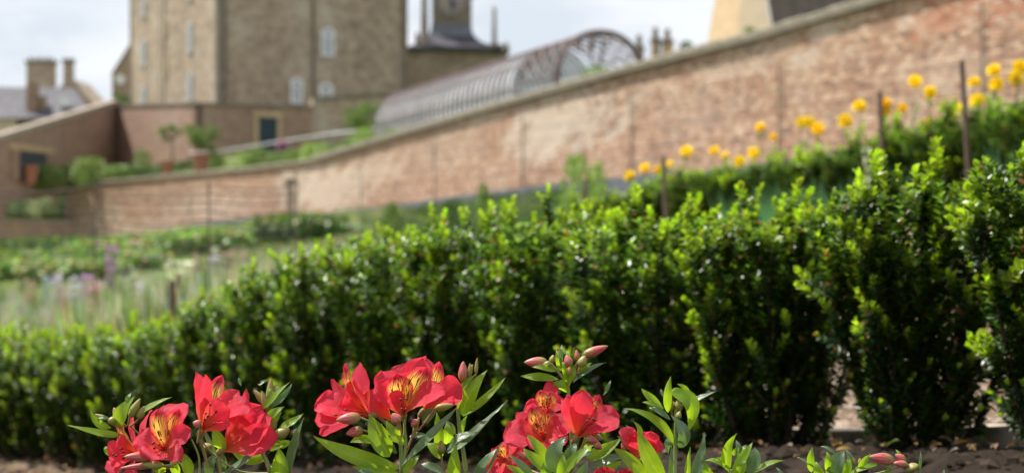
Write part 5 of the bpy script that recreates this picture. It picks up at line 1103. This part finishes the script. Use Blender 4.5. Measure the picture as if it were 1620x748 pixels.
mass('meadow_planting', 'loose pale green planting filling the bed behind the left hedge', 5200, left_area, [GR, PG, PG, DG, [(.50, .48, .40), (.42, .44, .32)], [(.40, .36, .44), (.5, .46, .5)]], .06, .16, .18, .55, 11)
def mid_area(rn):
    Y = rn.uniform(12.5, 30); px = rn.uniform(500, 1000); return (XP(px, Y), Y)
mass('low_planting', 'low mixed greenery between the hedge and the wall foot at centre', 1600, mid_area, [GR, PG, DG], .06, .16, .1, .25, 12)
def foot_area(rn):
    Y = rn.uniform(26, 58); px = rn.uniform(520, 900); return (XP(px, Y), Y)
mass('border_planting', 'grey green planting in the border at the foot of the brick wall', 2600, foot_area, [GR, DG, DG, [(.16, .19, .15), (.22, .25, .22)]], .15, .5, .12, .34, 14)
def far_area(rn):
    Y = rn.uniform(26, 75); px = rn.uniform(-260, 640); return (XP(px, Y), Y)
mass('kitchen_garden_crops', 'low crops and grass of the lower garden below the wall', 5200, far_area, [PG, PG, LG, [(.3, .28, .2)], [(.2, .24, .14)]], .2, .6, .1, .35, 13)
def gpos(px, Y): return g1(XP(px, Y), Y)
for kind, px, yt, w, Y, name, lab in [('purple', 177, 404, 22, 19, 'purple_flower', 'tall purple flower head standing alone above the left bed'), ('lilac', 92, 450, 26, 16, 'lilac_flower', 'pale lilac flower clump left of the purple ones in the left bed'), ('lilac', 118, 455, 24, 15.5, 'lilac_flower', 'second lilac clump, touching the deep purple flowers'),
        ('purple', 142, 450, 34, 16.5, 'purple_flower', 'deep purple flower clump low in the left bed'), ('blue', 72, 452, 14, 17, 'blue_flower', 'small blue flower left of the lilac clumps'), ('pink', 48, 455, 24, 17, 'pink_flower', 'pink flower clump nearest the left edge'), ('pink', 150, 462, 26, 14.5, 'pink_flower', 'pink flowers just below the deep purple clump'),
        ('whitef', 206, 446, 20, 13.5, 'white_flower', 'round white flower left of the square stake'), ('whitef', 290, 424, 66, 19, 'white_flower', 'broad drift of white flowers behind the square stake'), ('pink', 312, 412, 30, 20, 'pink_flower', 'purplish pink flowers right of the white drift'), ('whitef', 340, 402, 18, 21, 'white_flower', 'small white flower beyond the white drift'),
        ('lilac', 338, 415, 20, 20, 'lilac_flower', 'lilac flowers below the small white one'), ('pink', 362, 408, 28, 20, 'pink_flower', 'pale pink flower spire left of the short stake'), ('whitef', 190, 505, 26, 10.2, 'white_flower', 'white blossoms low behind the hedge top at left'), ('purple', 175, 435, 16, 18, 'purple_flower', 'small purple flower directly below the tall one'), ('pink', 385, 405, 20, 22, 'pink_flower', 'pinkish flowers just left of the short stake'), ('lilac', 225, 462, 24, 14, 'lilac_flower', 'faint lilac flowers between round white flower and stake'), ('pink', 100, 470, 22, 14.5, 'pink_flower', 'pink flowers below the lilac clumps')]:
    z = gpos(px, Y); bush(kind, px, 0, yt, w, Y, name, lab, 'flower', ground=z)
# clipped low hedges and grass bank of the lower garden, far left
def long_hedge(name, pxs, Y0, Y1, yt0, yt1, yb, cols, lab, wd=1.2, n=2600, leaf=.16, seed=1, arch=0):
    rn = random.Random(seed); m = MB(); x0 = XP(pxs[0], Y0); x1 = XP(pxs[1], Y1)
    for i in range(n):
        t = rn.random(); x = x0+(x1-x0)*t; Y = Y0+(Y1-Y0)*t; top = (374-(yt0+(yt1-yt0)*t)+arch*math.sin(math.pi*t))/F*Y; bot = top-yb*Y/F; v = rn.random(); z = bot+(top-bot)*v; o_ = rn.uniform(-.5, .5)*wd*(1 if v < .7 else (1-(v-.7)*2.4)); d = Vector((rn.gauss(0, 1), rn.gauss(0, 1), rn.gauss(.5, 1))).normalized(); s_ = d.orthogonal().normalized()*leaf*.4
        p = Vector((x, Y+o_, z)); c = tuple(q*rn.uniform(.7, 1.3) for q in cols[rn.randrange(len(cols))]); m.face([p, p+d*leaf*.5+s_, p+d*leaf, p+d*leaf*.5-s_], None, c)
    o = m.build(name, M['foliage']); tag(o, lab, 'hedge'); return o
long_hedge('low_hedge', (120, 560), 40, 46, 392, 352, 26, LG+LG+PG, 'bright green grassy hedge rising from left to the foot of the wall', 2.2, 6500, .22, 1, arch=6)
long_hedge('low_hedge', (410, 550), 38, 42, 350, 352, 26, GR+DG, 'darker rounded green hedge end just below the small doorway', 1.8, 3000, .18, 2, arch=5)
long_hedge('low_hedge', (-150, 260), 34, 36, 408, 402, 18, GR+LG+PG, 'second green hedge row from the wall, at the left edge', 1.4, 4200, .18, 3)
long_hedge('low_hedge', (-150, 210), 52, 56, 387, 378, 12, DG+GR, 'dark narrow hedge row nearest the low brick wall', 1.2, 3000, .18, 4)
long_hedge('low_hedge', (-150, 200), 28, 30, 424, 418, 16, GR+PG, 'dark green hedge row just above the flower bed at left', 1., 3600, .14, 5)
# plants of the upper terrace in front of the castle
TB = [('green', 20, 290, 262, 60, 107), ('green', 75, 292, 262, 60, 106), ('dark', 110, 285, 262, 50, 108), ('green', 140, 285, 250, 56, 106), ('green', 185, 278, 262, 50, 105), ('green', 225, 278, 240, 30, 107), ('dark', 215, 280, 262, 70, 106), ('dark', 270, 272, 256, 60, 106), ('green', 345, 268, 246, 60, 104), ('lime', 385, 262, 242, 40, 100), ('green', 410, 262, 236, 40, 100),
      ('lime', 500, 262, 228, 56, 92), ('green', 465, 262, 238, 46, 94), ('green', 440, 262, 240, 36, 96), ('lime', 575, 240, 205, 40, 80), ('green', 555, 248, 222, 40, 84), ('green', 530, 252, 230, 36, 86), ('green', 620, 222, 205, 40, 76), ('pale', 370, 268, 250, 30, 98), ('pale', 520, 256, 236, 30, 88), ('dark', 305, 268, 252, 40, 106)]
TL = ['pale shrub beneath the far-left blue door', 'leafy clump right of the far-left blue door', 'dark low clump at the foot of the shaded wall', 'rounded green shrub against the shaded brick wall', 'small green clump near the wall corner', 'upright green bush against the sunlit brick wall', 'dark green ground bush below the sunlit brick wall', 'dark low bush beside the terracotta pot', 'green clump right of the terracotta pots', 'lime green clump left of the second blue door', 'green clump in front of the second blue door',
      'bright lime shrub where the terrace meets the wall coping', 'green shrub right of the pink allium', 'green shrub left of the pink allium', 'lime shrub at the near end of the glasshouse', 'green shrub just left of the lime one by the glasshouse', 'low green clump between the lime shrub and the glasshouse', 'low greenery along the coping under the glasshouse', 'pale clump below the second blue door', 'pale clump on the terrace edge above the small doorway', 'dark clump between the two terracotta pots']
for (k_, px, yb, yt, w, Y), lab in zip(TB, TL): bush(k_, px, yb+8, yt, w, Y, 'border_shrub', lab, 'shrub')
def small_tree(px, ytop, ymid, ybase, w, Y, lab, kind='green', n=8):
    x = XP(px, Y); z0 = ZP(ybase, Y); e = empty('small_tree', (x, Y, z0)); tag(e, lab, 'tree'); ht = ZP(ytop, Y)-z0; hm = ZP(ymid, Y)-z0; rn = random.Random(px)
    m = MB(); m.tube([(0, 0, -.4), (.05, 0, hm*.6), (0, .05, hm), (.1, 0, ht*.85)], [.05, .04, .03, .015], 6, (.12, .09, .06))
    for k in range(5): a = k*1.26; m.tube([(0, 0, hm*.8), (math.cos(a)*.4, math.sin(a)*.4, hm*1.0), (math.cos(a)*w/F*Y*.35, math.sin(a)*w/F*Y*.35, ht*.85)], [.04, .03, .012], 5, (.12, .09, .06))
    m.build('trunk', M['stemwood'], e)
    W_ = w/F*Y
    for k in range(n):
        a = k*2.4; r = W_*.36*(k > 0); o = link('crown', MESH[kind][k % len(MESH[kind])], e, (r*math.cos(a), r*math.sin(a), hm*.80+(ht-hm)*rn.uniform(-.5, .6)), (0, 0, a), (W_*rn.uniform(.22, .48), W_*rn.uniform(.22, .48), (ht-hm)*rn.uniform(.35, .6)))
small_tree(320, 184, 222, 262, 56, 103, 'small round tree at the corner of the brick walls')
small_tree(272, 188, 212, 262, 46, 104, 'thin small tree in front of the sunlit brick wall', n=5)
small_tree(578, 148, 190, 245, 72, 88, 'small tree with spreading crown left of the glasshouse')
small_tree(660, 160, 188, 225, 40, 79, 'climbing young tree in front of the glasshouse flank', n=3)
small_tree(50, 207, 240, 288, 44, 108, 'leafy climber growing over the far-left blue door', 'lime', 3)
bush('dark', 192, 178, 150, 34, 124, 'dark_bush', 'dark bush behind the wall at the left foot of the castle', 'bush'); bush('green', 1186, 80, 44, 24, 60, 'roof_creeper', 'green creeper in front of the pale sandstone gable', 'creeper')
bush('dark', 1086, 100, 66, 26, 80, 'far_treetop', 'small treetop left of the sandstone gable', 'tree'); bush('lime', 945, 140, 106, 50, 56, 'vine', 'green vine inside the open end of the glasshouse', 'vine'); bush('lime', 1118, 90, 70, 34, 58, 'coping_plant', 'low lime plant along the coping left of the sandstone gable', 'plant')
for px, yb, yt, w, kk, lab in ((25, 345, 318, 40, 'dark', 'dark plant at the left of the grassy bank in the wall gap'), (60, 345, 305, 34, 'pale', 'pale plant in the middle of the grassy bank'), (78, 346, 322, 30, 'green', 'green tuft left of the reddish pot on the bank'), (100, 345, 300, 24, 'dark', 'dark plant against the pier on the grassy bank'), (40, 318, 296, 60, 'green', 'upper green plant on the grassy bank')):
    bush(kk, px, yb, yt, w, 113.4 if yb > 320 else 116, 'border_shrub', lab, 'shrub')
# terracotta pots
def pot(px, yb, yt, w, Y, lab):
    e = empty('terracotta_pot', (XP(px, Y), Y, ZP(yb, Y))); tag(e, lab, 'pot'); h = ZP(yt, Y)-ZP(yb, Y); r = w/F*Y/2; m = MB()
    m.tube([(0, 0, 0), (0, 0, h*.8)], [r*.7, r*.95], 12, cap=True); m.build('body', M['terra'], e); m = MB(); m.tube([(0, 0, h*.8), (0, 0, h)], [r*1.08, r*1.1], 12); m.build('rim', M['terra'], e)
    m = MB(); m.tube([(0, 0, h*.98), (0, 0, h*1.004)], [r*.95, r*.95], 12); m.build('soil', M['soil'], e)
pot(48, 290, 262, 24, 104, 'terracotta pot in front of the far-left blue door'); pot(265, 278, 255, 20, 102, 'terracotta pot below the sunlit brick wall'); pot(318, 272, 242, 26, 100, 'terracotta pot at the brick wall corner under the small tree'); pot(90, 334, 310, 18, 114.5, 'reddish pot on the grassy bank in the wall gap')
# allium
x = XP(446, 84); e = empty('allium', (x, 84, 2.8)); tag(e, 'round pink allium head above the terrace greenery', 'flower'); h = ZP(231, 84)-2.8
m = MB(); m.tube([(0, 0, 0), (0, 0, h)], .02, 5, (.15, .3, .08)); m.build('stalk', M['foliage'], e)
m = MB()
for i in range(160):
    ph = math.acos(1-2*(i+.5)/160); th = i*2.4; d = Vector((math.sin(ph)*math.cos(th), math.sin(ph)*math.sin(th), math.cos(ph))); s_ = d.orthogonal().normalized()*.05; m.face([Vector((0, 0, h))+d*.02, Vector((0, 0, h))+d*.2+s_, Vector((0, 0, h))+d*.26, Vector((0, 0, h))+d*.2-s_], None, (.45, .2, .42))
m.build('flower_head', M['petal_soft'], e)
# hand rail in front of the shaded wall
e = empty('hand_rail', (XP(330, 103), 103, 3.6)); tag(e, 'thin metal hand rail in front of the shaded brick wall', 'railing')
m = MB(); pts = [P(px, py, Y) for px, py, Y in ((300, 242, 105), (345, 240, 104), (430, 226, 104), (520, 212, 103), (600, 203, 98))]; m.tube(pts, .045, 6); rel(e, m.build('rail', M['white'], e))
for p_ in pts: m = MB(); m.tube([p_, p_-Vector((0, 0, 1.1))], .04, 5); rel(e, m.build('post', M['iron'], e))
# garden netting strung across the left bed
net = empty('garden_netting', (XP(100, 13), 13, -1)); tag(net, 'thin sagging garden netting strung on canes in front of the lower wall at left', 'netting')
rn = random.Random(2); YN = 14.0
cx = [-180, -20, 150, 330, 470]
for i, px in enumerate(cx):
    x = XP(px, YN); m = MB(); m.tube([(x, YN, gpos(px, YN)), (x, YN, ZP(286-(i == 1)*0, YN))], .006, 6); rel(net, m.build('cane', M['timber'], net))
def net_z(u, k): # u photo column
    i = max(0, min(3, sum(u > c for c in cx)-1)); f = (u-cx[i])/(cx[i+1]-cx[i]); sag = math.sin(math.pi*max(0, min(1, f)))*(8+5*math.sin(k*1.3+i)); return ZP(292+k*13.5+sag, YN)
m = MB()
for k in range(10): m.tube([(XP(u, YN), YN+.01*math.sin(u), net_z(u, k)) for u in range(-180, 471, 26)], .0042, 4, cap=False)
rel(net, m.build('strand', M['netting'], net))
m = MB()
for u in range(-176, 470, 9): m.tube([(XP(u, YN), YN+.01*math.sin(u), net_z(u, k)) for k in range(0, 10, 3)], .0016, 3, cap=False)
o = rel(net, m.build('mesh_cord', M['netting'], net)); tag(o, kind='stuff')
